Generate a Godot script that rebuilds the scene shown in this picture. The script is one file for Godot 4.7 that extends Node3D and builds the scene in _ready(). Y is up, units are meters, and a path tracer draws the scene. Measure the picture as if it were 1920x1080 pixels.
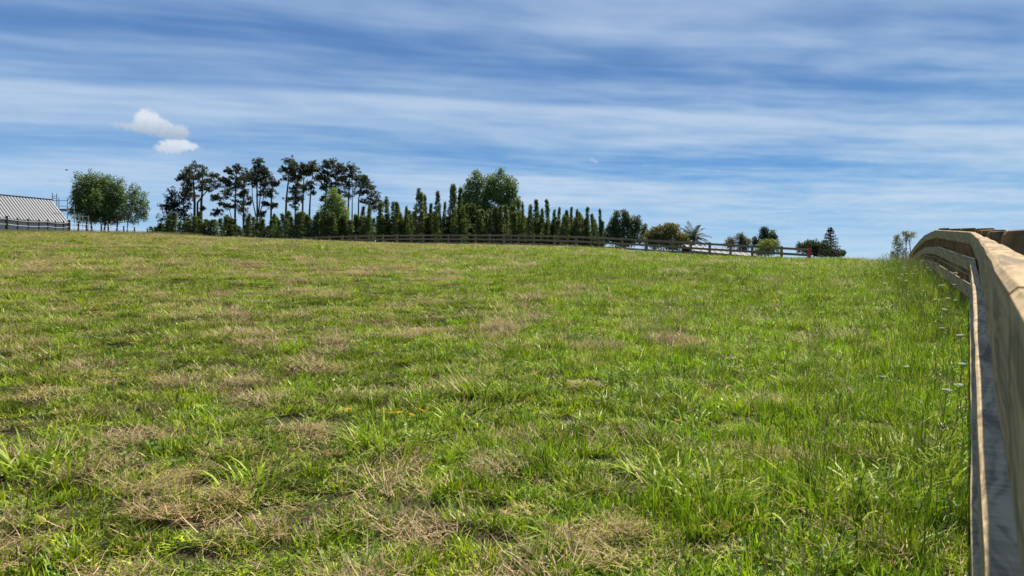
extends Node3D
# A paddock rising to a crest, a post and rail fence beside the viewer, a second one along the crest, pines and hedge trees behind.

const F := 1297.0        # focal length in pixels of a 1920 wide picture
const EYE := 1.14        # height of the eye over the ground under it
const TH := 0.5882       # heading of the near fence

var rng := RandomNumberGenerator.new()
var taken := {}
var V := PackedVector3Array()
var C := PackedColorArray()
var U := PackedVector2Array()
var bump := FastNoiseLite.new()
var broad := FastNoiseLite.new()
var patchy := FastNoiseLite.new()
var fine := FastNoiseLite.new()
var T_tab := PackedFloat32Array()
var R_tab := PackedFloat32Array()
var M := {}

# ------------------------------------------------------------------ helpers
func numbered(called: String) -> String:
	var n: int = taken.get(called, -1) + 1
	taken[called] = n
	return called if n == 0 else "%s_%03d" % [called, n]

func tag(o: Node, label: String, category := "", group := "", kind := "") -> void:
	if label: o.set_meta("label", label)
	if category: o.set_meta("category", category)
	if group: o.set_meta("group", group)
	if kind: o.set_meta("kind", kind)

func thing(called: String, label: String, category: String, at: Vector3, group := "") -> Node3D:
	var o := Node3D.new()
	o.name = numbered(called)
	add_child(o)
	o.position = at
	tag(o, label, category, group)
	return o

func begin() -> void:
	V = PackedVector3Array(); C = PackedColorArray(); U = PackedVector2Array()

func tri(a: Vector3, b: Vector3, c: Vector3, k: Color) -> void:
	V.append(a); V.append(b); V.append(c)
	C.append(k); C.append(k); C.append(k)

func quad(a: Vector3, b: Vector3, c: Vector3, d: Vector3, k: Color) -> void:
	tri(a, b, c, k)
	tri(a, c, d, k)

func built() -> ArrayMesh:
	var N := PackedVector3Array()
	N.resize(V.size())
	for i in range(0, V.size(), 3):
		var n := (V[i + 2] - V[i]).cross(V[i + 1] - V[i]).normalized()
		N[i] = n; N[i + 1] = n; N[i + 2] = n
	var a := []
	a.resize(Mesh.ARRAY_MAX)
	a[Mesh.ARRAY_VERTEX] = V
	a[Mesh.ARRAY_NORMAL] = N
	a[Mesh.ARRAY_COLOR] = C
	if U.size() == V.size(): a[Mesh.ARRAY_TEX_UV] = U
	var m := ArrayMesh.new()
	m.add_surface_from_arrays(Mesh.PRIMITIVE_TRIANGLES, a)
	return m

func put(called: String, mat: Material, parent: Node, mesh: Mesh = null) -> MeshInstance3D:
	var o := MeshInstance3D.new()
	o.mesh = built() if mesh == null else mesh
	o.name = numbered(called) if parent == self else called
	o.material_override = mat
	parent.add_child(o, true)
	return o

func tube(p: PackedVector3Array, r0: float, r1: float, sides: int, k: Color) -> void:
	for i in p.size() - 1:
		var d := (p[i + 1] - p[i]).normalized()
		var s := d.cross(Vector3.RIGHT if absf(d.x) < 0.8 else Vector3.UP).normalized()
		var t := d.cross(s)
		var ra := lerpf(r0, r1, float(i) / (p.size() - 1))
		var rb := lerpf(r0, r1, float(i + 1) / (p.size() - 1))
		for j in sides:
			var a0 := TAU * j / sides
			var a1 := TAU * (j + 1) / sides
			var u0 := s * cos(a0) + t * sin(a0)
			var u1 := s * cos(a1) + t * sin(a1)
			quad(p[i] + u0 * ra, p[i] + u1 * ra, p[i + 1] + u1 * rb, p[i + 1] + u0 * rb, k)

func box(c: Vector3, ax: Vector3, ay: Vector3, az: Vector3, k: Color) -> void:   # half axes
	var q := func(x: float, y: float, z: float) -> Vector3: return c + ax * x + ay * y + az * z
	quad(q.call(-1, -1, 1), q.call(-1, 1, 1), q.call(1, 1, 1), q.call(1, -1, 1), k)
	quad(q.call(1, -1, -1), q.call(1, 1, -1), q.call(-1, 1, -1), q.call(-1, -1, -1), k)
	quad(q.call(1, -1, 1), q.call(1, 1, 1), q.call(1, 1, -1), q.call(1, -1, -1), k)
	quad(q.call(-1, -1, -1), q.call(-1, 1, -1), q.call(-1, 1, 1), q.call(-1, -1, 1), k)
	quad(q.call(-1, 1, 1), q.call(-1, 1, -1), q.call(1, 1, -1), q.call(1, 1, 1), k)
	quad(q.call(-1, -1, -1), q.call(-1, -1, 1), q.call(1, -1, 1), q.call(1, -1, -1), k)

func spot(px: float, py: float, z: float) -> Vector3:     # a place at that bearing, height and distance
	return Vector3((px - 960.0) / F * z, EYE + (540.0 - py) / F * z, -z)

func stand(px: float, z: float) -> Vector3:               # the ground at that bearing and distance
	var x := (px - 960.0) / F * z
	return Vector3(x, ground(x, -z), -z)

# ------------------------------------------------------------------ terrain
func terrain_tables() -> void:
	var px := [-700.0, 0.0, 150.0, 300.0, 420.0, 540.0, 770.0, 1000.0, 1130.0, 1240.0, 1360.0, 1515.0, 1600.0, 1660.0, 1700.0, 1745.0, 1826.0, 2400.0]
	var t := [0.083, 0.081, 0.080, 0.0765, 0.0718, 0.0685, 0.0625, 0.0595, 0.055, 0.0485, 0.0435, 0.0405, 0.0395, 0.036, 0.030, 0.0225, 0.0225, 0.0225]
	var r := [75.0, 75.0, 75.0, 70.0, 64.0, 61.0, 66.0, 57.0, 53.0, 50.0, 47.0, 45.0, 43.0, 38.0, 32.0, 28.0, 28.0, 28.0]
	var n := 401
	var a := PackedFloat32Array(); a.resize(n)
	var b := PackedFloat32Array(); b.resize(n)
	for i in n:
		var f := tan(lerpf(-0.9, 0.9, i / 400.0)) * F + 960.0
		var j := 0
		while j < px.size() - 2 and f > px[j + 1]: j += 1
		var w := clampf((f - px[j]) / (px[j + 1] - px[j]), 0.0, 1.0)
		a[i] = lerpf(t[j], t[j + 1], w)
		b[i] = lerpf(r[j], r[j + 1], w)
	T_tab.resize(n); R_tab.resize(n)
	for i in n:
		var s := 0.0
		var q := 0.0
		for k in range(-4, 5):
			s += a[clampi(i + k, 0, n - 1)]
			q += b[clampi(i + k, 0, n - 1)]
		T_tab[i] = s / 9.0; R_tab[i] = q / 9.0

func crest_at(phi: float) -> Vector2:
	var f := clampf((phi + 0.9) / 1.8, 0.0, 1.0) * 400.0
	var i := mini(int(f), 399)
	return Vector2(lerpf(T_tab[i], T_tab[i + 1], f - i), lerpf(R_tab[i], R_tab[i + 1], f - i))

func ground(x: float, z: float) -> float:
	var r := sqrt(x * x + z * z)
	var phi := atan2(x, -z)
	var c := crest_at(phi)
	var d := r * cos(clampf(phi, -0.9, 0.9))
	var rc := c.y
	var s := c.x + 2.0 * EYE / rc
	var k := EYE / (rc * rc)
	var e := rc * 1.5
	var h := s * d - k * d * d
	if d > e:
		h = s * e - k * e * e + (s - 2.0 * k * e) * 60.0 * (1.0 - exp(-(d - e) / 60.0))
	var back := smoothstep(1.0, 2.3, absf(phi))
	h = lerpf(h, -0.05 * minf(r, 200.0), back)
	var w := minf(1.0, r / 6.0)
	return h + w * (0.035 * bump.get_noise_2d(x * 1.4, z * 1.4) + 0.07 * bump.get_noise_2d(x * 0.22 + 40.0, z * 0.22) + 0.028 * bump.get_noise_2d(x * 4.0, z * 4.0 + 90.0)) - 0.0

# ------------------------------------------------------------------ sky
var veil := FastNoiseLite.new()
var puff := FastNoiseLite.new()
const BAND_Q := [0.0, 2.0, 2.37, 2.47, 2.66, 2.97, 3.28, 3.55, 3.76, 4.06, 4.56, 5.1, 5.8, 6.4, 7.5, 9.1, 11.6, 16.0, 60.0]
const BAND_D := [0.2, 0.25, 0.30, 0.42, 0.14, 0.08, 0.3, 0.22, 0.9, 0.7, 0.36, 0.12, 0.3, 0.7, 0.66, 0.4, 0.3, 0.4, 0.5]
const SKY_E := [0.0, 0.03, 0.07, 0.11, 0.16, 0.21, 0.28, 0.36, 0.5, 1.0]
var sky_c := [Color(0.66, 0.81, 0.94), Color(0.62, 0.79, 0.935), Color(0.54, 0.735, 0.915), Color(0.47, 0.68, 0.895), Color(0.41, 0.62, 0.86), Color(0.395, 0.585, 0.82), Color(0.378, 0.545, 0.78), Color(0.35, 0.505, 0.745), Color(0.29, 0.45, 0.7), Color(0.24, 0.38, 0.62)]

func sky_at(X: float, Y: float, Z: float) -> Color:      # a unit direction, Z ahead
	var y := maxf(Y, 0.004)
	var i := 0
	while i < 8 and Y > SKY_E[i + 1]: i += 1
	var base: Color = sky_c[i].lerp(sky_c[i + 1], clampf((Y - SKY_E[i]) / (SKY_E[i + 1] - SKY_E[i]), 0.0, 1.0))
	var cx := X / y
	var cz := Z / y
	var a := cx * 0.982 + cz * 0.19
	var q := -cx * 0.19 + cz * 0.982
	q += 0.16 * veil.get_noise_2d(a * 9.0, q * 9.0) + 0.1 * veil.get_noise_2d(a * 22.0 + 300.0, q * 30.0)
	var aq := absf(q)
	var j := 0
	while j < 17 and aq > BAND_Q[j + 1]: j += 1
	var w := clampf((aq - BAND_Q[j]) / (BAND_Q[j + 1] - BAND_Q[j]), 0.0, 1.0)
	var d := lerpf(BAND_D[j], BAND_D[j + 1], w * w * (3.0 - 2.0 * w))
	if q < 0.0: d = lerpf(d, 0.35, 0.5)
	d += 0.14 + 0.36 * exp(-pow((q - 3.06) / 0.09, 2.0) - pow((a + 1.3) / 1.1, 2.0))
	d += 0.30 * exp(-pow((q - 3.5) / 0.2, 2.0) - pow((a - 3.0) / 0.9, 2.0))
	d -= 0.14 * exp(-pow((q - 2.9) / 0.25, 2.0) - pow((a - 0.6) / 1.2, 2.0))
	var far := clampf(8.0 / (aq + absf(a) * 0.3), 0.0, 1.0)
	var n1 := veil.get_noise_2d(a * 16.0, q * 110.0 + 70.0)
	var n2 := veil.get_noise_2d(a * 45.0 + 500.0, q * 320.0)
	var n3 := puff.get_noise_2d(a * 40.0 + q * 26.0, q * 120.0)
	var n5 := puff.get_noise_2d(a * 130.0 + q * 150.0, q * 300.0 - a * 110.0)
	var n4 := veil.get_noise_2d(a * 14.0 + 900.0, q * 20.0)
	d = d * (1.0 + 0.75 * n4) + far * (0.16 * n1 + 0.11 * n2 + (0.34 * n3 + 0.2 * n5) * clampf(a * 0.2 + 0.6, 0.3, 1.0))
	d *= 1.0 + far * (0.30 * n5 + 0.22 * n3 + 0.08 * n2)
	d = (1.0 - exp(-1.25 * maxf(d, 0.0))) * 1.18
	d = clampf(d, 0.0, 1.0) * smoothstep(-0.01, 0.05, Y)
	var white := Color(0.72, 0.795, 0.895).lerp(Color(0.80, 0.865, 0.925), clampf(1.0 - Y * 3.0, 0.0, 1.0))
	base.b *= 0.975
	return base.lerp(white, d * 0.88)

func cumulus(u: float, v: float, c: Color) -> Color:     # bearing and height as tangents times F, from the picture's middle
	var x := u + 960.0
	var y := 540.0 - v
	if x < 150.0 or x > 1260.0 or y < 185.0 or y > 372.0: return c
	var wx := x + 5.0 * puff.get_noise_2d(x * 9.0, y * 9.0) + 2.0 * puff.get_noise_2d(x * 26.0, y * 26.0)
	var wy := y + 5.0 * puff.get_noise_2d(x * 9.0 + 333.0, y * 9.0) + 2.0 * puff.get_noise_2d(x * 26.0 + 99.0, y * 26.0)
	var m := 0.0
	for b in [[270, 218, 18, 15, 1.0], [283, 230, 24, 17, 1.0], [300, 240, 24, 15, 1.0], [320, 246, 22, 12, 1.0], [342, 249, 14, 13, 0.9], [262, 240, 26, 10, 0.6], [232, 236, 34, 7, 0.35], [215, 232, 22, 5, 0.25], [322, 271, 24, 10, 1.0], [345, 272, 20, 9, 0.9], [310, 278, 26, 8, 0.6], [362, 276, 22, 6, 0.5], [325, 285, 30, 9, 0.35], [420, 298, 14, 6, 0.16], [1110, 300, 12, 6, 0.3], [1119, 303, 8, 3, 0.3], [1212, 311, 16, 4, 0.3], [70, 356, 14, 5, 0.2]]:
		var e: float = pow((wx - b[0]) / b[2], 2.0) + pow((wy - b[1]) / b[3], 2.0)
		if e < 4.0: m += b[4] * exp(-e * 1.3)
	m = smoothstep(0.16, 0.62, m)
	var low := 268.0 if y > 262.0 + (x - 330.0) * 0.02 else 222.0
	var shade := clampf((y - low) / 30.0 - (x - 300.0) * 0.003, 0.0, 1.0) + 0.25 * puff.get_noise_2d(wx * 14.0, wy * 14.0)
	return c.lerp(Color(0.875, 0.895, 0.93).lerp(Color(0.66, 0.72, 0.80), clampf(shade, 0.0, 1.0)), m * 0.9)

func sky_picture() -> ImageTexture:
	veil.seed = 11; veil.frequency = 0.02; veil.fractal_octaves = 3
	puff.seed = 12; puff.frequency = 0.01; puff.fractal_octaves = 4
	var w := 1024
	var h := 512
	var data := PackedByteArray()
	data.resize(w * h * 3)
	for j in h:
		var el := PI * (0.5 - (j + 0.5) / h)
		for i in w:
			var az := TAU * ((i + 0.5) / w - 0.5)
			var c := sky_at(sin(az) * cos(el), sin(el), cos(az) * cos(el)) if el > -0.02 else Color(0.34, 0.42, 0.30)
			var o := (j * w + i) * 3
			data[o] = int(c.r * 255.0); data[o + 1] = int(c.g * 255.0); data[o + 2] = int(c.b * 255.0)
	var im := Image.create_from_data(w, h, false, Image.FORMAT_RGB8, data)
	im.resize(4096, 2048, Image.INTERPOLATE_CUBIC)
	# finer where there is most to see
	var x0 := 1536
	var wide := 1024
	var y0 := 640
	var high := 384
	var part := PackedByteArray()
	part.resize(wide * high * 3)
	for j in high:
		var el := PI * (0.5 - (y0 + j + 0.5) / 2048.0)
		for i in wide:
			var az := TAU * ((x0 + i + 0.5) / 4096.0 - 0.5)
			var X := sin(az) * cos(el)
			var Y := sin(el)
			var Z := cos(az) * cos(el)
			var c := sky_at(X, Y, Z)
			if Y > 0.0: c = cumulus(X / Z * F, Y / Z * F, c)
			var o := (j * wide + i) * 3
			var g := rng.randf()
			part[o] = int(c.r * 255.0 + g); part[o + 1] = int(c.g * 255.0 + g); part[o + 2] = int(c.b * 255.0 + g)
	im.blit_rect(Image.create_from_data(wide, high, false, Image.FORMAT_RGB8, part), Rect2i(0, 0, wide, high), Vector2i(x0, y0))
	var turned := Image.create(4096, 2048, false, Image.FORMAT_RGB8)     # a panorama begins straight ahead
	turned.blit_rect(im, Rect2i(2048, 0, 2048, 2048), Vector2i.ZERO)
	turned.blit_rect(im, Rect2i(0, 0, 2048, 2048), Vector2i(2048, 0))
	return ImageTexture.create_from_image(turned)

# ------------------------------------------------------------------ materials
func plain(c: Color, rough := 0.85, tint := true, through := 0.0) -> StandardMaterial3D:   # c is a real-world (linear) colour
	var m := StandardMaterial3D.new()
	m.albedo_color = c.linear_to_srgb()
	m.roughness = rough
	m.vertex_color_use_as_albedo = tint
	m.metallic_specular = 0.3
	m.cull_mode = BaseMaterial3D.CULL_DISABLED
	if through > 0.0:
		m.backlight_enabled = true
		m.backlight = Color(through, through, through).linear_to_srgb()
	return m

func wood_material(light: Color, dark: Color, sd: int) -> StandardMaterial3D:
	var n := FastNoiseLite.new()
	n.seed = sd; n.frequency = 0.01; n.fractal_octaves = 4
	var w := 1024
	var h := 256
	var im := Image.create(w, h, false, Image.FORMAT_RGB8)
	var hi := Image.create(w, h, false, Image.FORMAT_RGB8)
	for y in h:
		for x in w:
			var wob := n.get_noise_2d(x * 0.35, y * 0.8) * 26.0
			var g := n.get_noise_2d(x * 0.22, (y + wob) * 6.5 + 900.0)
			var s := n.get_noise_2d(x * 0.5 + 700.0, y * 1.6)
			var saw := n.get_noise_2d(x * 7.0, y * 0.35 + 1700.0)
			var t := clampf(0.62 + g * 1.1 + s * 0.5 + saw * 0.5, 0.0, 1.0)
			im.set_pixel(x, y, dark.lerp(light, t).linear_to_srgb())
			var b := clampf(0.5 + g * 0.7 + saw * 0.5, 0.0, 1.0)
			hi.set_pixel(x, y, Color(b, b, b))
	var m := StandardMaterial3D.new()
	m.albedo_texture = ImageTexture.create_from_image(im)
	m.heightmap_enabled = true
	m.heightmap_texture = ImageTexture.create_from_image(hi)
	m.heightmap_scale = 0.25
	m.roughness = 0.82
	m.metallic_specular = 0.25
	m.vertex_color_use_as_albedo = true
	return m

# ------------------------------------------------------------------ timber
func board(p0: Vector3, p1: Vector3, right: Vector3, high: float, thick: float, k: Color, segs := 6) -> void:
	# p0, p1: the upper edge on the paddock side; sawn timber with eased edges, slightly wavy
	var e := 0.005
	var sec := [Vector2(0, -e), Vector2(e, 0), Vector2(thick - e, 0), Vector2(thick, -e), Vector2(thick, -high + e), Vector2(thick - e, -high), Vector2(e, -high), Vector2(0, -high + e)]
	var ring := []
	var long := p0.distance_to(p1)
	var u0 := rng.randf() * 9.0
	var v0 := rng.randf()
	for i in segs + 1:
		var p := p0.lerp(p1, float(i) / segs)
		var j := Vector3(0, rng.randf_range(-0.002, 0.002), 0) + right * rng.randf_range(-0.002, 0.002)
		if i == 0 or i == segs: j = Vector3.ZERO
		var line := []
		for s in sec: line.append(p + j + right * s.x + Vector3.UP * s.y)
		ring.append(line)
	for i in segs:
		var ua := u0 + long * i / segs * 0.55
		var ub := u0 + long * (i + 1) / segs * 0.55
		var v := v0
		for q in 8:
			var r := (q + 1) % 8
			var dv: float = (sec[q] - sec[r]).length() * 2.6
			quad(ring[i][q], ring[i][r], ring[i + 1][r], ring[i + 1][q], k)
			for t in [Vector2(ua, v), Vector2(ua, v + dv), Vector2(ub, v + dv), Vector2(ua, v), Vector2(ub, v + dv), Vector2(ub, v)]: U.append(t)
			v += dv
	for end in [0, segs]:
		for q in range(1, 7):
			if end == 0: tri(ring[0][0], ring[0][q + 1], ring[0][q], k)
			else: tri(ring[segs][0], ring[segs][q], ring[segs][q + 1], k)
			for t in 3: U.append(Vector2(u0, v0 + t * 0.05))

func post(at: Vector3, along: Vector3, right: Vector3, top: float, bottom: float, w: float, dpt: float, k: Color, round_edge := 0.025) -> void:
	# at: middle of the foot; along / right: horizontal axes. A post with rounded arrises and an eased top
	var out := []
	for c in [[1, 1], [-1, 1], [-1, -1], [1, -1]]:
		var order := [0.0, 0.5, 1.0] if c[0] * c[1] > 0 else [1.0, 0.5, 0.0]
		for f in order:
			var a: float = f * PI / 2
			out.append(Vector2(c[0] * (w / 2 - round_edge + round_edge * cos(a)), c[1] * (dpt / 2 - round_edge + round_edge * sin(a))))
	var lift := [bottom, top - 0.014, top - 0.004, top]
	var draw := [0.0, 0.0, 0.006, 0.016]
	var n := out.size()
	var u0 := rng.randf() * 5.0
	for l in 3:
		for i in n:
			var a: Vector2 = out[i]
			var b: Vector2 = out[(i + 1) % n]
			var f := func(p: Vector2, m: int) -> Vector3:
				var q: Vector2 = p - p.normalized() * draw[m]
				return at + right * q.x + along * q.y + Vector3.UP * lift[m]
			quad(f.call(a, l), f.call(a, l + 1), f.call(b, l + 1), f.call(b, l), k)
			for t in [Vector2(lift[l], i * 0.1), Vector2(lift[l + 1], i * 0.1), Vector2(lift[l + 1], i * 0.1 + 0.1), Vector2(lift[l], i * 0.1), Vector2(lift[l + 1], i * 0.1 + 0.1), Vector2(lift[l], i * 0.1 + 0.1)]: U.append(t * Vector2(0.6, 1.0) + Vector2(u0, 0))
	for i in range(1, n - 1):
		for m in [0, i + 1, i]:
			var q: Vector2 = out[m] - out[m].normalized() * draw[3]
			V.append(at + right * q.x + along * q.y + Vector3.UP * lift[3]); C.append(k); U.append(q * 3.0)

func wood_tone() -> Color:
	var g := rng.randf_range(0.86, 1.1)
	return Color(g, g * rng.randf_range(0.97, 1.02), g * rng.randf_range(0.92, 1.02))

func near_fence() -> void:
	var u := Vector3(sin(TH), 0, -cos(TH))
	var n := Vector3(cos(TH), 0, sin(TH))
	var foot := stand(1826, 3.0)
	var o := thing("post_and_rail_fence", "sawn timber three rail fence with broad posts, running up beside the long grass", "fence", foot)
	var pts := []      # upper edge of the top rail on the paddock side, at the rail joints
	for s in [[-4.2, 0.0224, -0.33], [0.63, 0.0224, 0.0012], [5.4, 0.0224, 0.3284], [10.2, -0.03, 0.69]]:
		var p: Vector3 = u * s[0] + n * s[1]
		pts.append(Vector3(p.x, EYE + s[2], p.z))
	for q in [[8.32, 13.6, 1.143], [10.63, 17.8, 1.372], [12.93, 22.0, 1.49], [15.24, 26.2, 1.58], [17.5, 30.4, 1.55], [19.8, 34.6, 1.36], [22.1, 38.8, 1.08]]:
		pts.append(Vector3(q[0], EYE + q[2], -q[1]))
	var lean := [[0.0, -0.012, -0.020], [0.0, -0.012, -0.021], [0.0, -0.026, -0.040], [0.0, -0.006, -0.01]]
	for i in pts.size() - 1:
		var a: Vector3 = pts[i] - foot
		var b: Vector3 = pts[i + 1] - foot
		var d := b - a
		d.y = 0.0
		d = d.normalized()
		var r := Vector3(-d.z, 0, d.x)
		for k in 3:
			begin()
			var gap := d * 0.005
			var shift := Vector3.UP * rng.randf_range(-0.005, 0.005)
			var la: float = lean[mini(i, 3)][k]
			var lb: float = lean[mini(i + 1, 3)][k]
			board(a + gap + r * la + shift + Vector3.DOWN * 0.33 * k, b - gap + r * lb + shift + Vector3.DOWN * 0.33 * k, r, 0.15, 0.05, wood_tone(), 14 if i < 3 else 6)
			put("rail", M.wood, o)
		for f in [[0.5], [0.0, 0.4235], [0.0, 0.42, 0.75], [0.0, 0.3, 0.62], [0.0, 0.35, 0.7], [0.0, 0.35, 0.7], [0.0, 0.35, 0.7]][mini(i, 6)]:
			var p := a.lerp(b, f)
			begin()
			var c := p + r * (0.052 + 0.0935) + d * 0.0
			var gy := ground(c.x + foot.x, c.z + foot.z) - foot.y
			post(Vector3(c.x, 0, c.z), d, r, p.y + 0.027 + rng.randf_range(-0.006, 0.01), minf(gy, p.y - 1.0) - 0.4, 0.187, 0.16, wood_tone() * Color(0.5, 0.42, 0.36))
			put("post", M.wood, o)
	begin()            # the wires between the lower rails, stapled to the posts
	for i in range(1, pts.size() - 1):
		var a: Vector3 = pts[i] - foot
		var b: Vector3 = pts[i + 1] - foot
		tube(PackedVector3Array([a + Vector3(-0.012, -0.53, 0), a.lerp(b, 0.5) + Vector3(-0.012, -0.535, 0), b + Vector3(-0.012, -0.53, 0)]), 0.0016, 0.0016, 5, Color(1, 1, 1))
	put("wire", M.steel, o)

func far_fence() -> void:
	# bearing, distance, height of the upper rail against the eye level
	var line := [[500.0, 78.5, 450.0], [568.0, 75.0, 445.0], [666.0, 72.5, 441.7], [770.0, 70.0, 440.0], [917.0, 62.8, 439.8], [1000.0, 59.0, 440.4], [1122.0, 55.3, 444.0], [1260.0, 51.2, 451.6], [1330.0, 49.0, 455.6], [1410.0, 47.7, 460.0], [1465.0, 46.6, 463.2], [1517.0, 45.8, 466.0]]
	var foot := stand(1000, 59.0)
	var o := thing("post_and_rail_fence", "dark timber rail fence along the crest before the hedge trees, red end post", "fence", foot)
	var posts := []
	var walk := 0.0
	for i in line.size() - 1:
		var a := spot(line[i][0], line[i][2], line[i][1])
		var b := spot(line[i + 1][0], line[i + 1][2], line[i + 1][1])
		var n := maxi(1, roundi(a.distance_to(b) / 1.86))
		for k in n: posts.append(a.lerp(b, float(k) / n))
	posts.append(spot(1517.0, 466.0, 45.8))
	for i in posts.size():
		var p: Vector3 = posts[i]
		var nx: Vector3 = posts[mini(i + 1, posts.size() - 1)]
		var pv: Vector3 = posts[maxi(i - 1, 0)]
		var d := nx - pv
		d.y = 0.0
		d = d.normalized()
		var r := Vector3(-d.z, 0, d.x)
		if r.z < 0: r = -r
		var away := -r * 0.075
		begin()
		var top := 0.03 + rng.randf_range(-0.02, 0.05)
		var last := i == posts.size() - 1
		post(p - foot + away + d * 0.0, d, -r, top + (0.02 if last else 0.0), minf(-1.0, ground(p.x, p.z) - p.y) - 0.3, 0.13, 0.17 if not last else 0.24, wood_tone() if not last else Color(1, 1, 1))
		var ps := put("post", M.dark_wood if not last else M.red, o)
		if last: tag(ps, "red end post")
		if i < posts.size() - 1 and i % 2 == 0 or i == posts.size() - 2:
			var q: Vector3 = posts[mini(i + 2, posts.size() - 1)] if i % 2 == 0 else nx
			for k in 3:
				begin()
				board(p - foot + Vector3.UP * (-0.365 * k) + d * 0.004, q - foot + Vector3.UP * (-0.365 * k) - d * 0.004, -r, 0.155, 0.05, wood_tone(), 4)
				put("rail", M.dark_wood, o)

# ------------------------------------------------------------------ foliage
func leaf(p: Vector3, dir: Vector3, long: float, wide: float, k: Color) -> void:
	var s := dir.cross(Vector3(rng.randf_range(-1, 1), rng.randf_range(-1, 1), rng.randf_range(-1, 1))).normalized() * wide * 0.5
	var m := p + dir * long * 0.45
	quad(p, m + s, p + dir * long, m - s, k)

func any_dir() -> Vector3:
	var z := rng.randf_range(-1, 1)
	var a := rng.randf() * TAU
	var r := sqrt(1.0 - z * z)
	return Vector3(r * cos(a), z, r * sin(a))

func lobe(c: Vector3, rad: Vector3, n: int, size: float, base: Color, vary := 0.3, up := 0.25) -> void:
	# leaves grouped in sprays through an ellipsoid's volume, thinner inside
	var sprays := maxi(3, n / 7)
	for s in sprays:
		var d := any_dir()
		var sc := c + d * rad * pow(rng.randf(), 0.42)
		var tone := rng.randf_range(1.0 - vary, 1.0 + vary)
		var warm := rng.randf_range(0.85, 1.2)
		var k := Color(base.r * tone * warm, base.g * tone, base.b * tone)
		for i in 7:
			var dir := (any_dir() + d * 0.5 + Vector3.UP * up).normalized()
			leaf(sc + any_dir() * size * 1.3, dir, size * rng.randf_range(0.7, 1.3), size * rng.randf_range(0.45, 0.75), k)

func leafy_tree(called: String, label: String, z: float, o0: Vector2, k: float, trunks: Array, lobes: Array, base: Color, size: float, dens: float, group := "", crown := "crown") -> Node3D:
	# lobes: [x, y, half width, half height] as read off an enlargement of the photo (k times, corner o0)
	var px := func(x: float, y: float) -> Vector3: return spot(o0.x + x / k, o0.y + y / k, z)
	var f: Vector3 = px.call(trunks[0][0], trunks[0][1])
	f.y = ground(f.x, f.z)
	var o := thing(called, label, "tree", f, group)
	var unit := z / F / k
	begin()
	for t in trunks:
		var p := PackedVector3Array()
		for i in range(0, t.size() - 1, 2):
			var q: Vector3 = px.call(t[i], t[i + 1])
			if i == 0: q.y = minf(ground(q.x, q.z), q.y) - 0.2
			p.append(q - f)
		tube(p, clampf((p[-1].y - p[0].y) * 0.024, 0.02, 0.34) * (1.0 if z > 60.0 else 0.55), 0.02 if z < 60.0 else 0.05, 7, Color(1, 1, 1))
	for l in lobes:      # limbs
		var e: Vector3 = px.call(l[0], l[1]) - f
		e.z += rng.randf_range(-0.5, 0.5) * l[2] * unit
		var t: Array = trunks[rng.randi() % trunks.size()]
		var h: Vector3 = px.call(t[2], t[3]) - f
		var b: Vector3 = px.call(t[0], t[1]) - f
		var s := b.lerp(h, clampf((e.y - b.y) / maxf(h.y - b.y, 0.1) * 0.75, 0.25, 0.95))
		tube(PackedVector3Array([s, s.lerp(e, 0.5) + Vector3.DOWN * 0.1, e]), clampf(l[2] * unit * 0.07, 0.008, 0.09), clampf(l[2] * unit * 0.02, 0.004, 0.025), 5, Color(1, 1, 1))
	put("trunk", M.bark, o)
	begin()
	for l in lobes:
		var c: Vector3 = px.call(l[0], l[1]) - f
		var rx: float = l[2] * unit
		var ry: float = l[3] * unit
		for side in [-1, 1]:
			c.z = side * rx * 0.55
			for sp in 3:
				var tipc := c + Vector3(rng.randf_range(-0.8, 0.8) * rx, rng.randf_range(0.75, 1.15) * ry, rng.randf_range(-0.4, 0.4) * rx)
				lobe(tipc, Vector3(rx * 0.16, ry * 0.36, rx * 0.16), int(dens * 0.5 * (rx * ry * 0.25 + 0.1)) + 14, size * 0.8, base * rng.randf_range(0.9, 1.25), 0.3, 0.8)
			lobe(c, Vector3(rx, ry, rx * 0.9) * 0.93, int(dens * 4.0 * (rx * ry + 0.12)), size, base * rng.randf_range(0.85, 1.15))
	put(crown, M.leaf, o)
	return o

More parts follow.
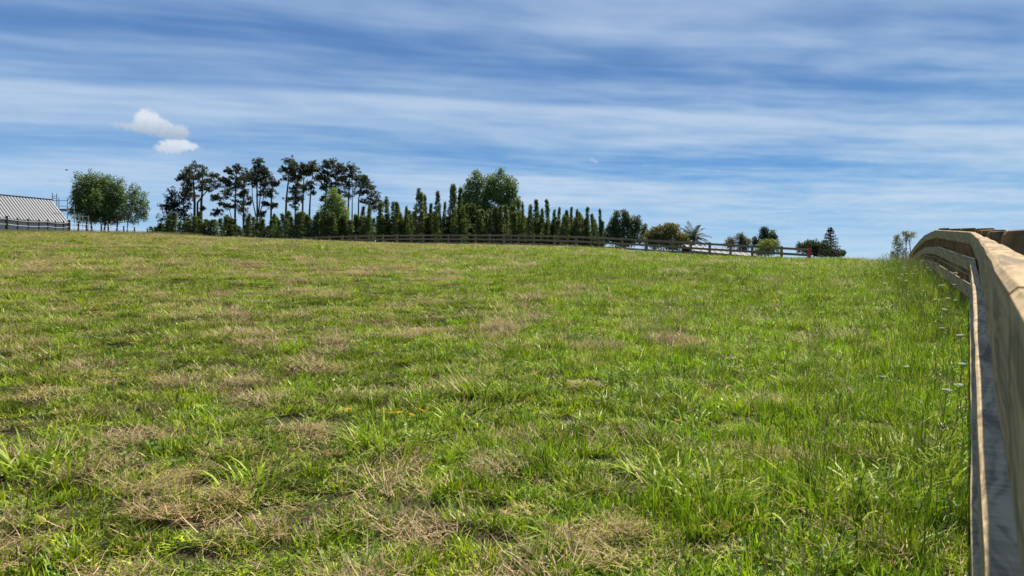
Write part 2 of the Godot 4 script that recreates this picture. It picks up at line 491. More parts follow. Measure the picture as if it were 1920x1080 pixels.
func pine(called: String, label: String, z: float, o0: Vector2, k: float, trunks: Array, tufts: Array, base := Color(0.068, 0.084, 0.04), flat := 0.85, size := 34.0) -> void:
	var px := func(x: float, y: float) -> Vector3: return spot(o0.x + x / k, o0.y + y / k, z)
	var f: Vector3 = px.call(trunks[0][0], trunks[0][1])
	f.y = ground(f.x, f.z)
	var o := thing(called, label, "tree", f, "tall pines behind the hedge trees")
	var unit := z / F / k
	var ends := []
	for i in range(0, tufts.size(), 2):
		var c: Vector3 = px.call(tufts[i], tufts[i + 1]) - f
		c.z += rng.randf_range(-1.3, 1.3)
		ends.append(c)
	begin()
	var stems := []
	for t in trunks:
		var p := PackedVector3Array()
		for i in range(0, t.size(), 2):
			var q: Vector3 = px.call(t[i], t[i + 1])
			if i == 0 and q.y < f.y + 4.0: q.y = ground(q.x, q.z) - 0.3
			p.append(q - f)
		stems.append(p)
		var tall := p[-1].y - p[0].y
		tube(p, clampf(tall * 0.019, 0.1, 0.34), 0.06, 7, Color(1, 1, 1))
	for e in ends:       # a limb from the nearest stem to each tuft
		var best := Vector3.ZERO
		var near := 1e9
		for p in stems:
			for i in p.size() - 1:
				for w in 9:
					var q: Vector3 = p[i].lerp(p[i + 1], w / 8.0)
					var dist := absf(q.x - e.x) + absf((e.y - q.y) - absf(q.x - e.x) * 0.5 - 0.3) * 1.2
					if q.y < e.y + 0.4 and dist < near:
						near = dist; best = q
		if near < 1e8:
			tube(PackedVector3Array([best, best.lerp(e, 0.55) + Vector3(0, -0.15 + rng.randf() * 0.3, 0), e]), 0.07, 0.025, 5, Color(1, 1, 1))
	put("trunk", M.pine_bark, o)
	begin()
	for e in ends:
		var r := size * unit * rng.randf_range(0.6, 1.4)
		var tone := rng.randf_range(0.7, 1.35)
		var squat := flat * rng.randf_range(0.6, 1.2)
		var bits := []
		for x in 6: bits.append([any_dir() * Vector3(1.3, 1.0, 1.3) * r * rng.randf_range(0.8, 1.45), r * rng.randf_range(0.25, 0.5)])
		for s in 84:
			var d := any_dir()
			if s > 35:
				var bt: Array = bits[s % 6]
				var cc: Vector3 = e + bt[0] + d * bt[1] * Vector3(1.1, 0.7, 1.1)
				var k2 := base * tone * rng.randf_range(0.75, 1.35)
				for i in 6: leaf(cc, (any_dir() + Vector3.UP * 0.35).normalized(), rng.randf_range(0.2, 0.4), 0.1, k2)
				continue
			var c: Vector3 = e + d * Vector3(r * 1.15, r * squat, r * 1.15) * pow(rng.randf(), 0.6)
			var kk := base * tone * rng.randf_range(0.75, 1.3)
			if rng.randf() < 0.1: kk = Color(0.085, 0.07, 0.04) * tone
			for i in 7:
				var dir := (any_dir() + d * 0.35 + Vector3.UP * 0.35).normalized()
				leaf(c, dir, rng.randf_range(0.2, 0.42), 0.11, kk)
	put("crown", M.needles, o)

func column_tree(kind: int, label: String, group: String) -> Node3D:
	# a narrow upright hedge tree, one metre of height per unit; five shapes
	var o := thing("column_tree", label, "tree", Vector3.ZERO, group)
	begin()
	tube(PackedVector3Array([Vector3(0, -0.3, 0), Vector3(0.03, 3, 0), Vector3(0.0, 5.6, 0.02)]), 0.09, 0.02, 6, Color(1, 1, 1))
	put("trunk", M.bark, o)
	begin()
	var wid: float = [0.55, 0.45, 0.6, 0.36, 0.5, 0.42, 0.7, 0.5, 0.4][kind]
	var gap := rng.randf_range(0.0, 9.0)
	var hue := rng.randf_range(0.75, 1.4)
	var lean := Vector3(rng.randf_range(-0.05, 0.05), 0, rng.randf_range(-0.05, 0.05))
	for i in 230:
		var h := pow(rng.randf(), 0.85)
		var y := 0.15 + h * 5.8
		var prof := wid * (0.75 + 0.35 * sin(h * 3.2)) * (1.0 - pow(h, 2.2) * 0.86)
		prof *= 0.8 + 0.35 * sin(y * 2.6 + gap) * sin(y * 4.1 + gap * 2.0)
		if kind == 3 and h > 0.6 and h < 0.72: prof *= 0.45
		var a := rng.randf() * TAU
		var c := Vector3(cos(a) * prof, y, sin(a) * prof) * Vector3(1, 1, 1) * 1.0
		var rr := sqrt(rng.randf())
		c.x *= rr; c.z *= rr
		c += lean * y + Vector3(sin(y * 1.7 + gap), 0, cos(y * 1.3 + gap)) * 0.05
		var tone := hue * rng.randf_range(0.55, 1.5)
		var k := Color(0.068, 0.098, 0.033) * tone
		if rng.randf() < 0.25: k = Color(0.13, 0.155, 0.045) * tone
		for j in 8:
			var dir := (any_dir() * 0.8 + Vector3.UP * 0.9 + Vector3(cos(a), 0, sin(a)) * 0.5).normalized()
			leaf(c + any_dir() * 0.12, dir, rng.randf_range(0.14, 0.34), 0.075, k)
	put("crown", M.leaf, o)
	return o

func hedge_trees() -> void:
	var shared := "narrow dark upright tree packed in the long hedge row behind the rail fence"
	var group := "narrow upright trees of the hedge row"
	var protos := []
	for k in 9: protos.append(column_tree(k, shared, group))
	var used := [false, false, false, false, false, false, false, false, false]
	var zones := ["low narrow dark tree of the hedge row in front of the tall pines", "narrow dark tree of the hedge row around the light green tree", "narrow dark tree of the hedge row between the light green tree and the poplars", "narrow dark tree of the hedge row in front of the poplar pair", "narrow dark tree of the hedge row between the poplars and its open end"]
	var place := func(px: float, top: float, z: float, wide: float, label: String) -> void:
		var k := rng.randi() % 9
		var o: Node3D = protos[k]
		if used[k]:
			o = protos[k].duplicate()
			o.name = numbered("column_tree")
			add_child(o)
		used[k] = true
		var f := stand(px, z)
		var high := EYE + (540.0 - top) / F * z - f.y
		o.position = f
		o.rotation.y = rng.randf() * TAU
		o.scale = Vector3(wide, high / 6.0, wide * rng.randf_range(0.8, 1.3))
		var zone := 0
		for edge in [560.0, 740.0, 860.0, 975.0]: if px > edge: zone += 1
		o.set_meta("label", label if label else zones[zone])
		o.set_meta("group", "hedge row trees, " + zones[zone])
	# the tall ones, one by one: bearing, top, girth
	var tall := [[743, 381, 0.8, ""], [750, 384, 0.8, ""], [760, 388, 0.8, ""], [764, 402, 0.7, ""], [771, 395, 0.8, ""], [781, 354, 0.95, "taller half of the slender twin hedge trees nearest the light green tree"], [788, 361, 0.9, "shorter half of the slender twin hedge trees nearest the light green tree"], [798, 367, 0.85, "thin see-through hedge tree with a gap under its tufted top"], [808, 383, 0.7, ""], [818, 361, 0.8, "single slender spire standing clear of the hedge row between lower tops"], [826, 389, 0.8, ""], [832, 380, 0.75, ""], [845, 347, 1.05, "tallest spire of the hedge row with sparse ladder-like branches beside the big poplar pair"], [853, 350, 0.75, "thin pale spire close against the tallest hedge spire"], [861, 354, 1.0, "dark hedge spire touching the crown of the big poplar pair"], [975, 375, 0.7, ""], [981, 380, 0.6, ""], [991, 384, 0.8, ""], [1004, 377, 0.95, "hedge tree with a rounded ragged top, beyond the poplar pair"], [1020, 392, 0.8, ""], [1028, 376, 0.95, "tall full hedge tree halfway between the poplar pair and the row's end"], [1036, 394, 0.8, ""], [1046, 390, 0.7, ""], [1055, 405, 0.9, ""], [1065, 395, 0.7, ""], [1072, 390, 0.6, ""], [1080, 394, 0.75, ""], [1087, 399, 0.95, ""], [1100, 389, 0.8, "sharp pointed hedge tree near the open end of the row"], [1114, 402, 0.85, ""], [1126, 393, 0.65, "last thin hedge tree at the open end of the row"], [679, 388, 0.8, ""], [690, 387, 0.8, ""], [713, 380, 0.9, ""], [728, 370, 0.9, "pointed hedge spire standing by the end of the pine group"], [739, 379, 0.8, ""]]
	for t in tall:
		place.call(t[0], t[1], 90.0 + rng.randf_range(-1.5, 1.5), t[2] * 1.15, t[3])
	var x := 286.0
	while x < 1132.0:
		var y := 411.0 + 7.0 * sin(x * 0.13) + rng.randf_range(-7, 9)
		if x < 312.0: y = 420.0 + rng.randf_range(-4, 10)
		if x > 520.0: y = 404.0 + rng.randf_range(-8, 10)
		if x > 860.0 and x < 975.0: y = 396.0 + rng.randf_range(-14, 10)
		if x > 990.0: y = 413.0 + rng.randf_range(-12, 8)
		var z := 92.0 + rng.randf_range(-2.5, 2.5) + (8.0 if x < 540.0 else 0.0)
		place.call(x, y, z, rng.randf_range(0.95, 1.35), "")
		x += rng.randf_range(3.4, 6.2) * (1.15 if x < 500.0 else 0.9)

func palm() -> void:
	var z := 76.0
	var f := stand(1300, z)
	var o := thing("palm_tree", "stout feather palm with arching fronds behind the rail fence, clear against the sky", "tree", f, "")
	var top := spot(1299, 449, z) - f
	begin()
	tube(PackedVector3Array([Vector3(0, -0.3, 0), top * 0.5, top]), 0.3, 0.24, 9, Color(1, 1, 1))
	put("trunk", M.bark, o)
	for i in 28:
		begin()
		var a := TAU * i / 28.0 * 5.0 + rng.randf() * 0.4
		var rise := lerpf(-0.1, 1.35, fmod(i * 0.382, 1.0))
		var out := Vector3(cos(a), 0, sin(a))
		var long := rng.randf_range(1.9, 2.3)
		var p := top
		var dir := (out * cos(rise) + Vector3.UP * sin(rise)).normalized()
		for s in 12:
			var q := p + dir * long / 12.0
			tube(PackedVector3Array([p, q]), 0.025, 0.02, 4, Color(0.08, 0.09, 0.035))
			var side := dir.cross(Vector3.UP).normalized()
			var ll := 0.42 * (0.45 + sin((s + 1) / 13.0 * PI)) * 0.8
			for sg in [-1, 1]:
				for dd in 2:
					leaf(p.lerp(q, dd * 0.5), (side * sg + dir * 0.7 + Vector3.DOWN * 0.25).normalized(), ll * 0.85, 0.075, Color(0.04, 0.055, 0.028) * rng.randf_range(0.7, 1.3))
			p = q
			dir = (dir + Vector3.DOWN * 0.1).normalized()
		put("frond", M.leaf, o)

func spire_conifer() -> void:
	var z := 74.0
	var f := stand(1557, z)
	var o := thing("conifer_tree", "small dark conifer with tiered level branches and a bare spike, beside the dark hedge bush", "tree", f)
	var high := spot(1556, 426, z).y - f.y
	begin()
	tube(PackedVector3Array([Vector3(0, -0.3, 0), Vector3(0.02, high * 0.6, 0), Vector3(0, high, 0)]), 0.13, 0.02, 6, Color(1, 1, 1))
	var tips := []
	for t in 13:
		for b in 7:
			var h := clampf(lerpf(0.12, 0.95, t / 12.0) + rng.randf_range(-0.035, 0.035), 0.05, 0.97)
			var a := TAU * b / 7.0 + t * 1.3
			var l := (1.0 - h) * 1.75 * rng.randf_range(0.45, 1.2) + 0.12
			var s := Vector3(0, high * h, 0)
			var e := s + Vector3(cos(a) * l, l * rng.randf_range(-0.12, 0.3), sin(a) * l)
			tube(PackedVector3Array([s, e]), 0.03, 0.01, 4, Color(1, 1, 1))
			tips.append([s, e])
	put("trunk", M.pine_bark, o)
	begin()
	for t in tips:
		for i in 22:
			var p: Vector3 = t[0].lerp(t[1], rng.randf_range(0.2, 1.0))
			leaf(p, (any_dir() + (t[1] - t[0]).normalized()).normalized(), rng.randf_range(0.12, 0.24), 0.06, Color(0.022, 0.032, 0.02) * rng.randf_range(0.7, 1.4))
	put("crown", M.needles, o)

# ------------------------------------------------------------------ buildings
func barn() -> void:
	var ridge := spot(97, 375, 95.0)
	var r := Vector3(0.56, 0, -0.83)                       # along the ridge, away
	var down := Vector3(0.83, 0, 0.56) * 5.56 + Vector3.DOWN * 3.5
	var ridge_drop := Vector3.UP * 0.0
	var n := r.cross(down).normalized()
	if n.y < 0: n = -n
	var f := Vector3(ridge.x, ground(ridge.x, ridge.z), ridge.z)
	var o := thing("barn", "barn with a pitched roof of pale sheets between dark battens, scaffold around it", "barn", f)
	var top := ridge - f
	var long := 17.0
	begin()
	box(top - r * long / 2 + down * 0.5 - n * 0.09, r * long / 2, n * 0.04, down * 0.5, Color(1, 1, 1))
	var other := Vector3(-0.83, 0, -0.56) * 5.56 + Vector3.DOWN * 3.5
	var n2 := r.cross(other).normalized()
	if n2.y < 0: n2 = -n2
	box(top - r * long / 2 + other * 0.5 - n2 * 0.09, r * long / 2, n2 * 0.04, other * 0.5, Color(1, 1, 1))
	var rf := put("roof", M.deck, o)
	var step := 0.36
	for i in int(long / step):
		begin()
		var g := rng.randf_range(0.9, 1.05)
		box(top - r * (step * (i + 0.5)) + down * 0.5 - n * 0.0 + r * 0.0, r * step * 0.29, n * 0.02, down * 0.49, Color(g, g, g))
		put("roof_sheet", M.roof_metal, rf)
	begin()
	box(top - r * long / 2 + Vector3.UP * 0.05, r * (long / 2 + 0.05), Vector3.UP * 0.06, Vector3(0.83, 0, 0.56) * 0.14, Color(1, 1, 1))
	put("ridge_cap", M.dark_metal, rf)
	begin()
	for s in [0.0, -long + 0.3]:
		for d in [down, other]:
			var e: Vector3 = top + r * (s - 0.2) + d * 0.93 - Vector3.UP * 0.25
			var hi: Vector3 = top + r * (s - 0.2) - Vector3.UP * 0.25
			quad(Vector3(hi.x, -3.0, hi.z), hi, e, Vector3(e.x, -3.0, e.z), Color(1, 1, 1))
	for d in [down, other]:
		var e: Vector3 = top - r * 0.2 + d * 0.93 - Vector3.UP * 0.3
		var w := e - r * (long - 0.5)
		quad(Vector3(e.x, -3, e.z), e, w, Vector3(w.x, -3, w.z), Color(1, 1, 1))
	put("wall", M.shed_wall, o)

func scaffold() -> void:
	var foot := stand(112, 97.0)
	var tower := thing("scaffold_tower", "tall narrow steel scaffold standing at the ridge end of the barn", "scaffold", foot)
	var z := 97.0
	for p in [[98.5, 362], [106.5, 363], [110.5, 371], [126.5, 371]]:
		begin()
		var t := spot(p[0], p[1], z) - foot
		tube(PackedVector3Array([Vector3(t.x, -1.0, t.z), t]), 0.055, 0.055, 6, Color(1, 1, 1))
		put("pole", M.steel_grey, tower)
	for l in [[97, 368, 107, 368], [99, 376, 127, 376], [110, 386.5, 127, 387], [98, 372, 107, 372], [110, 397, 127, 396]]:
		begin()
		tube(PackedVector3Array([spot(l[0], l[1], z) - foot, spot(l[2], l[3], z) - foot]), 0.045, 0.045, 6, Color(1, 1, 1))
		put("ledger", M.steel_grey, tower)
	begin()
	box(spot(119, 393.5, z + 0.4) - foot, Vector3(0.62, 0, 0), Vector3(0, 0.1, 0), Vector3(0, 0, 0.4), Color(1, 1, 1))
	put("platform", M.dark_metal, tower)
	var f2 := stand(80, 88.0)
	var low := thing("scaffold_walkway", "low galvanised scaffold guard rail running along the eave in front of the barn roof", "scaffold", f2)
	for l in [[-40, 390.5, 88.0, 127, 400.5, 93.0], [-40, 402, 88.0, 127, 411.5, 93.0], [-40, 412, 88.0, 168, 424, 94.0], [127, 403.5, 93.0, 166, 406, 94.0], [127, 414.5, 93.0, 169, 416, 94.0]]:
		begin()
		tube(PackedVector3Array([spot(l[0], l[1], l[2]) - f2, spot(l[3], l[4], l[5]) - f2]), 0.03, 0.03, 6, Color(1, 1, 1))
		put("guard_rail", M.steel_mid, low)
	for p in [[38.5, 394, 90.0], [101, 399, 92.0], [139, 385, 93.5], [155, 404, 94.0], [166, 404, 94.0], [2, 391, 89.0]]:
		begin()
		var t := spot(p[0], p[1], p[2]) - f2
		tube(PackedVector3Array([Vector3(t.x, -1.0, t.z), t]), 0.03, 0.03, 6, Color(1, 1, 1))
		put("pole", M.steel_mid, low)
	begin()
	tube(PackedVector3Array([spot(144, 423, 93.8) - f2, spot(157, 413, 94.0) - f2]), 0.028, 0.028, 6, Color(1, 1, 1))
	put("brace", M.steel_mid, low)

func paddock_fence() -> void:
	var f := stand(12, 68.0)
	var o := thing("post_and_tape_fence", "paddock fence of slim dark posts strung with white tape, near the barn", "fence", f)
	var tops := []
	for p in [[-9, 404, 66.5, 0.06], [12.5, 405, 68.0, 0.11], [33, 408, 70.5, 0.06], [53, 410, 73.0, 0.06], [73, 411, 75.5, 0.06], [89.5, 411, 78.0, 0.06], [104, 413.5, 80.0, 0.06], [119, 414, 82.0, 0.06], [129.5, 412.5, 84.0, 0.12], [147, 415, 86.5, 0.085], [162, 417, 88.5, 0.085], [190, 420, 91.0, 0.085], [203, 421, 93.0, 0.085], [232, 424, 97.0, 0.085], [252, 426, 100.0, 0.085], [276, 428, 103.0, 0.085]]:
		var t := spot(p[0], p[1], p[2])
		begin()
		tube(PackedVector3Array([Vector3(t.x, ground(t.x, t.z) - 0.3, t.z) - f, t - f]), p[3] * 1.25, p[3] * 1.15, 8, Color(1, 1, 1))
		put("post", M.black_post, o)
		tops.append(t - f)
	for k in 2:
		for i in tops.size() - 1:
			begin()
			var a: Vector3 = tops[i] + Vector3.DOWN * (0.3 + 0.5 * k)
			var b: Vector3 = tops[i + 1] + Vector3.DOWN * (0.3 + 0.5 * k)
			box((a + b) / 2 + Vector3(0.06, 0, 0.06), (b - a) / 2, Vector3.UP * 0.02, Vector3(0.003, 0, 0.003), Color(1, 1, 1))
			put("tape", M.white_metal, o)

func grey_shed() -> void:
	var z := 66.0
	var f := stand(1350, z)
	var o := thing("shed", "long low pale grey metal roof showing between the rails below the palm", "shed", f)
	var a := spot(1283, 458.5, z + 1.0) - f
	var b := spot(1418, 472, z + 7.0) - f
	var fall := Vector3(-0.25, -0.75, 3.4)
	begin()
	quad(a, b, b + fall, a + fall, Color(1, 1, 1))
	quad(a, a + Vector3(0.3, -0.9, -3.4), b + Vector3(0.3, -0.9, -3.4), b, Color(1, 1, 1))
	var rf := put("roof", M.grey_metal, o)
	for i in 11:
		begin()
		var p := a.lerp(b, (i + 0.5) / 11.0) + Vector3.UP * 0.03
		tube(PackedVector3Array([p, p + fall]), 0.03, 0.03, 4, Color(1, 1, 1))
		put("roof_rib", M.grey_metal, rf)
	begin()
	var p0 := a + fall * 0.93 + Vector3.DOWN * 0.05
	var p1 := b + fall * 0.93 + Vector3.DOWN * 0.05
	quad(p0, p1, Vector3(p1.x, -4, p1.z), Vector3(p0.x, -4, p0.z), Color(1, 1, 1))
	put("wall", M.grey_metal, o)

# ------------------------------------------------------------------ grass
func blade(p: Vector3, az: float, lean: float, long: float, wide: float, bend: float, k: Color, segs := 3, tip := 1.12) -> void:
	var out := Vector3(cos(az), 0, sin(az))
	var side := Vector3(-sin(az), 0, cos(az)).rotated(Vector3.UP, rng.randf_range(-0.7, 0.7))
	var ang := lean
	var a := p
	var wa := wide * 0.5
	for s in segs:
		var b := a + (out * sin(ang) + Vector3.UP * cos(ang)) * long / segs
		var wb := wide * 0.5 * (1.0 - pow(float(s + 1) / segs, 1.6))
		if s < segs - 1: quad(a - side * wa, a + side * wa, b + side * wb, b - side * wb, k)
		else: tri(a - side * wa, a + side * wa, b, k)
		a = b; wa = wb
		ang += bend / segs

var GREEN := [Color(0.205, 0.330, 0.010), Color(0.300, 0.430, 0.014), Color(0.13, 0.245, 0.014), Color(0.41, 0.52, 0.022), Color(0.055, 0.115, 0.014)]
var STRAW := [Color(0.50, 0.385, 0.205), Color(0.36, 0.265, 0.135), Color(0.60, 0.485, 0.28), Color(0.20, 0.14, 0.075), Color(0.44, 0.315, 0.185)]

func green() -> Color:
	var c: Color = GREEN[rng.randi() % 5]
	return c * rng.randf_range(0.65, 1.3)

func straw() -> Color:
	var c: Color = STRAW[rng.randi() % 5]
	return c * rng.randf_range(0.8, 1.15)

func turf_mesh(rad: float, n: int, dry: float, low: float, high: float) -> ArrayMesh:
	# one uneven little clump: upright shoots, flopped leaves, dead stalks at its foot
	begin()
	for i in n:
		var a := rng.randf() * TAU
		var r := pow(rng.randf(), 0.6) * rad
		var p := Vector3(cos(a) * r, -0.012, sin(a) * r)
		var out := a + rng.randf_range(-1.4, 1.4)
		var roll := rng.randf()
		if roll < dry:
			blade(p + Vector3.UP * rng.randf_range(0.0, 0.03), rng.randf() * TAU, rng.randf_range(0.8, 1.7), rng.randf_range(0.03, 0.1), rng.randf_range(0.002, 0.004), rng.randf_range(-0.3, 0.6), straw(), 2)
		elif roll < dry + 0.35:
			blade(p, out, rng.randf_range(0.6, 1.35), rng.randf_range(low, high), rng.randf_range(0.004, 0.0095), rng.randf_range(0.1, 1.0), green())
		else:
			blade(p, out, rng.randf_range(0.0, 0.8), rng.randf_range(low, high), rng.randf_range(0.003, 0.007), rng.randf_range(0.1, 1.5), green())
	return built()

func thatch_mesh() -> ArrayMesh:
	begin()
	for i in 90:
		var a := rng.randf() * TAU
		var r := pow(rng.randf(), 0.6) * 0.15
		blade(Vector3(cos(a) * r, rng.randf_range(0.005, 0.04), sin(a) * r), rng.randf() * TAU, rng.randf_range(1.0, 1.8), rng.randf_range(0.03, 0.13), rng.randf_range(0.0018, 0.0045), rng.randf_range(-0.6, 0.6), straw(), 2)
	return built()

func broad_mesh() -> ArrayMesh:
	begin()
	for i in 22:
		var a := rng.randf() * TAU
		var r := rng.randf() * 0.13
		var c: Color = [Color(0.24, 0.36, 0.022), Color(0.33, 0.43, 0.03), Color(0.17, 0.27, 0.03)][rng.randi() % 3]
		blade(Vector3(cos(a) * r, -0.01, sin(a) * r), a + rng.randf_range(-0.6, 0.6), rng.randf_range(0.1, 0.9), rng.randf_range(0.07, 0.2), rng.randf_range(0.006, 0.014), rng.randf_range(0.2, 1.6), c * rng.randf_range(0.8, 1.15), 4)
	for i in 6:
		blade(Vector3(rng.randf_range(-0.1, 0.1), 0, rng.randf_range(-0.1, 0.1)), rng.randf() * TAU, rng.randf_range(0.9, 1.5), rng.randf_range(0.1, 0.22), 0.005, 0.2, straw(), 3)
	return built()

func tall_mesh(heads: bool) -> ArrayMesh:
	begin()
	for i in 20:
		var a := rng.randf() * TAU
		var r := rng.randf() * 0.12
		blade(Vector3(cos(a) * r, -0.01, sin(a) * r), rng.randf() * TAU, rng.randf_range(0.0, 0.4), rng.randf_range(0.2, 0.48), rng.randf_range(0.003, 0.007), rng.randf_range(0.2, 1.3), green() * 0.85, 4)
	if heads:
		for i in 6:
			var p := Vector3(rng.randf_range(-0.12, 0.12), 0, rng.randf_range(-0.12, 0.12))
			var l := rng.randf_range(0.3, 0.5)
			var t := p + Vector3(rng.randf_range(-0.12, 0.12), l, rng.randf_range(-0.12, 0.12))
			var k: Color = [Color(0.28, 0.25, 0.11), Color(0.2, 0.25, 0.06), Color(0.34, 0.26, 0.15)][rng.randi() % 3]
			tube(PackedVector3Array([p, p.lerp(t, 0.5) + Vector3(0.01, 0, 0), t]), 0.0016, 0.0009, 3, k)
			for j in 12:
				leaf(p.lerp(t, rng.randf_range(0.82, 1.0)), (any_dir() * 0.5 + Vector3.UP).normalized(), 0.022, 0.006, k)
	return built()

func weed_mesh() -> ArrayMesh:
	begin()
	for i in 30:
		var a := rng.randf() * TAU
		var r := sqrt(rng.randf()) * 0.16
		var c := Vector3(cos(a) * r, rng.randf_range(0.01, 0.07), sin(a) * r)
		var k := Color(0.12, 0.2, 0.035) * rng.randf_range(0.7, 1.4)
		for j in 3:
			var b := a + TAU * j / 3.0
			leaf(c, Vector3(cos(b), 0.35, sin(b)).normalized(), rng.randf_range(0.01, 0.02), 0.012, k)
	return built()

func scatter(called: String, label: String, meshes: Array, rows: Array, mat: Material) -> void:
	# rows: [Transform3D, Color]; shared out among the variants
	for v in meshes.size():
		var mine := []
		for i in range(v, rows.size(), meshes.size()): mine.append(rows[i])
		var mm := MultiMesh.new()
		mm.transform_format = MultiMesh.TRANSFORM_3D
		mm.use_colors = true
		mm.mesh = meshes[v]
		mm.instance_count = mine.size()
		for i in mine.size():
			mm.set_instance_transform(i, mine[i][0])
			mm.set_instance_color(i, mine[i][1])
		var o := MultiMeshInstance3D.new()
		o.name = numbered(called)
		o.multimesh = mm
		o.material_override = mat
		add_child(o)
		tag(o, label, "grass", "", "stuff")

func fence_side(x: float, z: float) -> float:      # metres to the paddock side of the near fence line
	var d := -z
	var fx := 0.0
	if d < 8.5: fx = d * tan(TH) + 0.02
	else: fx = 5.66 + (d - 8.5) * 0.5475 - 0.12 * minf(1.0, (d - 8.5) / 5.0) * 0.0
	return (fx - x) * 0.85

func meadow() -> void:
	var turf := []
	var dry := []
	var thatch := []
	var broadl := []
	var tall := []
	var headed := []
	var weeds := []
	# [from, to, tufts per square metre, scale]
	for ring in [[0.4, 4.0, 230.0, 0.9], [4.0, 8.0, 150.0, 1.0], [8.0, 16.0, 75.0, 1.3], [16.0, 32.0, 32.0, 1.9], [32.0, 92.0, 11.0, 3.0]]:
		var phi0 := -1.45 if ring[0] < 10.0 else -0.95
		var phi1 := 1.0 if ring[0] < 10.0 else 0.74
		var area: float = 0.5 * (phi1 - phi0) * (ring[1] * ring[1] - ring[0] * ring[0])
		for i in int(area * ring[2]):
			var r := sqrt(lerpf(ring[0] * ring[0], ring[1] * ring[1], rng.randf()))
			var phi := lerpf(phi0, phi1, rng.randf())
			var c := crest_at(phi)
			if r * cos(phi) > c.y * 1.22 + 4.0: continue
			var x := r * sin(phi)
			var z := -r * cos(phi)
			var side := fence_side(x, z)
			if side < -1.2: continue
			var lush := smoothstep(-0.35, 0.35, phi)
			var n1 := patchy.get_noise_2d(x, z)                    # about two metres
			var n2 := broad.get_noise_2d(x, z)                     # about ten metres
			var n3 := fine.get_noise_2d(x, z)
			var dryness := n1 * 0.45 + n3 * 0.9 + n2 * 0.35 - 0.06 - 0.36 * lush - 0.3 * smoothstep(1.6, 0.3, side)
			var tallness := 1.0 + 0.9 * n3 + 0.45 * n1 + rng.randf_range(-0.3, 0.35)
			var s: float = ring[3] * rng.randf_range(0.75, 1.3)
			var t := Transform3D(Basis(Vector3.UP, rng.randf() * TAU).scaled(Vector3(s, s * clampf(tallness, 0.45, 1.9) * lerpf(0.8, 1.15, lush) / sqrt(ring[3]), s)), Vector3(x, ground(x, z), z))
			var g := 1.0 + 0.3 * n2 + 0.25 * n1 + rng.randf_range(-0.45, 0.4)
			var warm := rng.randf_range(-0.12, 0.14)
			var tint := Color(g * (lerpf(1.02, 1.0, lush) + warm), g * lerpf(0.97, 1.04, lush), g * lerpf(1.15, 0.8, lush))
			var roll := rng.randf()
			var old := Color(1, 1, 1) * rng.randf_range(0.5, 1.2)
			if dryness > 0.26 + rng.randf() * 0.16:
				if roll < 0.62: thatch.append([t, old])
				else: dry.append([t, tint])
			elif dryness > -0.02 + rng.randf() * 0.25:
				if roll < 0.12: thatch.append([t, old])
				elif roll < 0.6: dry.append([t, tint])
				else: turf.append([t, tint])
			else:
				if roll < 0.012: thatch.append([t, old])
				elif roll < 0.06: dry.append([t, tint])
				else: turf.append([t, tint])
			# coarse tufts, lush and mostly toward the fence
			var lot: float = rng.randf() * ring[2] * 0.017
			var clump := n3 * 0.6 + n1 * -0.4 + lush * 0.55
			if lot < clump * 0.42 and side > 0.1:
				var q := rng.randf_range(0.6, 1.15) * (1.0 if r < 20.0 else 1.25)
				broadl.append([Transform3D(Basis(Vector3.UP, rng.randf() * TAU).scaled(Vector3(q, q, q)), t.origin), (Color(1, 1, 1) * rng.randf_range(0.75, 1.2)) if rng.randf() < 0.75 else Color(0.45, 0.55, 0.6)])
			if rng.randf() < 0.006 and r < 10.0:
				weeds.append([Transform3D(Basis(Vector3.UP, rng.randf() * TAU).scaled(Vector3(1, 1, 1) * rng.randf_range(0.8, 1.5)), t.origin), Color(1, 1, 1) * rng.randf_range(0.8, 1.2)])
			# uncut growth along the fence, and thin seed heads here and there
			var edge := smoothstep(1.5, 0.25, side)
			if side > 0.03 and rng.randf() < edge * clampf(20.0 / ring[2], 0.1, 1.0):
				var q := rng.randf_range(0.6, 1.05) * lerpf(0.7, 1.0, edge) * lerpf(0.85, 1.3, smoothstep(6.0, 16.0, r))
				var tt := Transform3D(Basis(Vector3.UP, rng.randf() * TAU).scaled(Vector3(q, q, q)), t.origin)
				if rng.randf() < 0.28: headed.append([tt, Color(1, 1, 1) * rng.randf_range(0.75, 1.1)])
				else: tall.append([tt, Color(1, 1, 1) * rng.randf_range(0.7, 1.1)])
			elif rng.randf() < 0.002 + (0.35 if r > 56.0 and phi < -0.42 else 0.0) + 0.02 * smoothstep(0.2, 0.5, n2):
				var q := rng.randf_range(0.45, 0.8)
				headed.append([Transform3D(Basis(Vector3.UP, rng.randf() * TAU).scaled(Vector3(q, q, q)), t.origin), Color(1, 1, 1)])
	# tussocks and raked straw heaps that the photo shows by themselves: bearing, distance, size
	for b in [[900, 4.6, 1.3], [870, 4.7, 1.2], [940, 4.5, 1.2], [1210, 6.0, 1.3], [1260, 6.3, 1.2], [1100, 5.6, 1.1], [1180, 5.3, 1.2], [720, 3.5, 1.4], [760, 3.4, 1.3], [690, 3.6, 1.2], [1500, 5.0, 1.2], [1600, 4.4, 1.2], [1260, 2.95, 1.4], [1340, 2.8, 1.3], [1650, 2.7, 1.5], [1560, 2.8, 1.4], [60, 3.0, 1.3], [130, 3.1, 1.2], [480, 2.9, 1.1], [100, 7.0, 1.3], [140, 7.2, 1.2], [330, 6.6, 1.0], [1450, 8.0, 1.2], [1650, 9.0, 1.2], [1700, 7.0, 1.2], [1770, 3.0, 1.6], [1700, 3.3, 1.4], [600, 29.0, 3.0], [590, 29.5, 2.6], [385, 34.0, 2.6], [160, 18.0, 2.0]]:
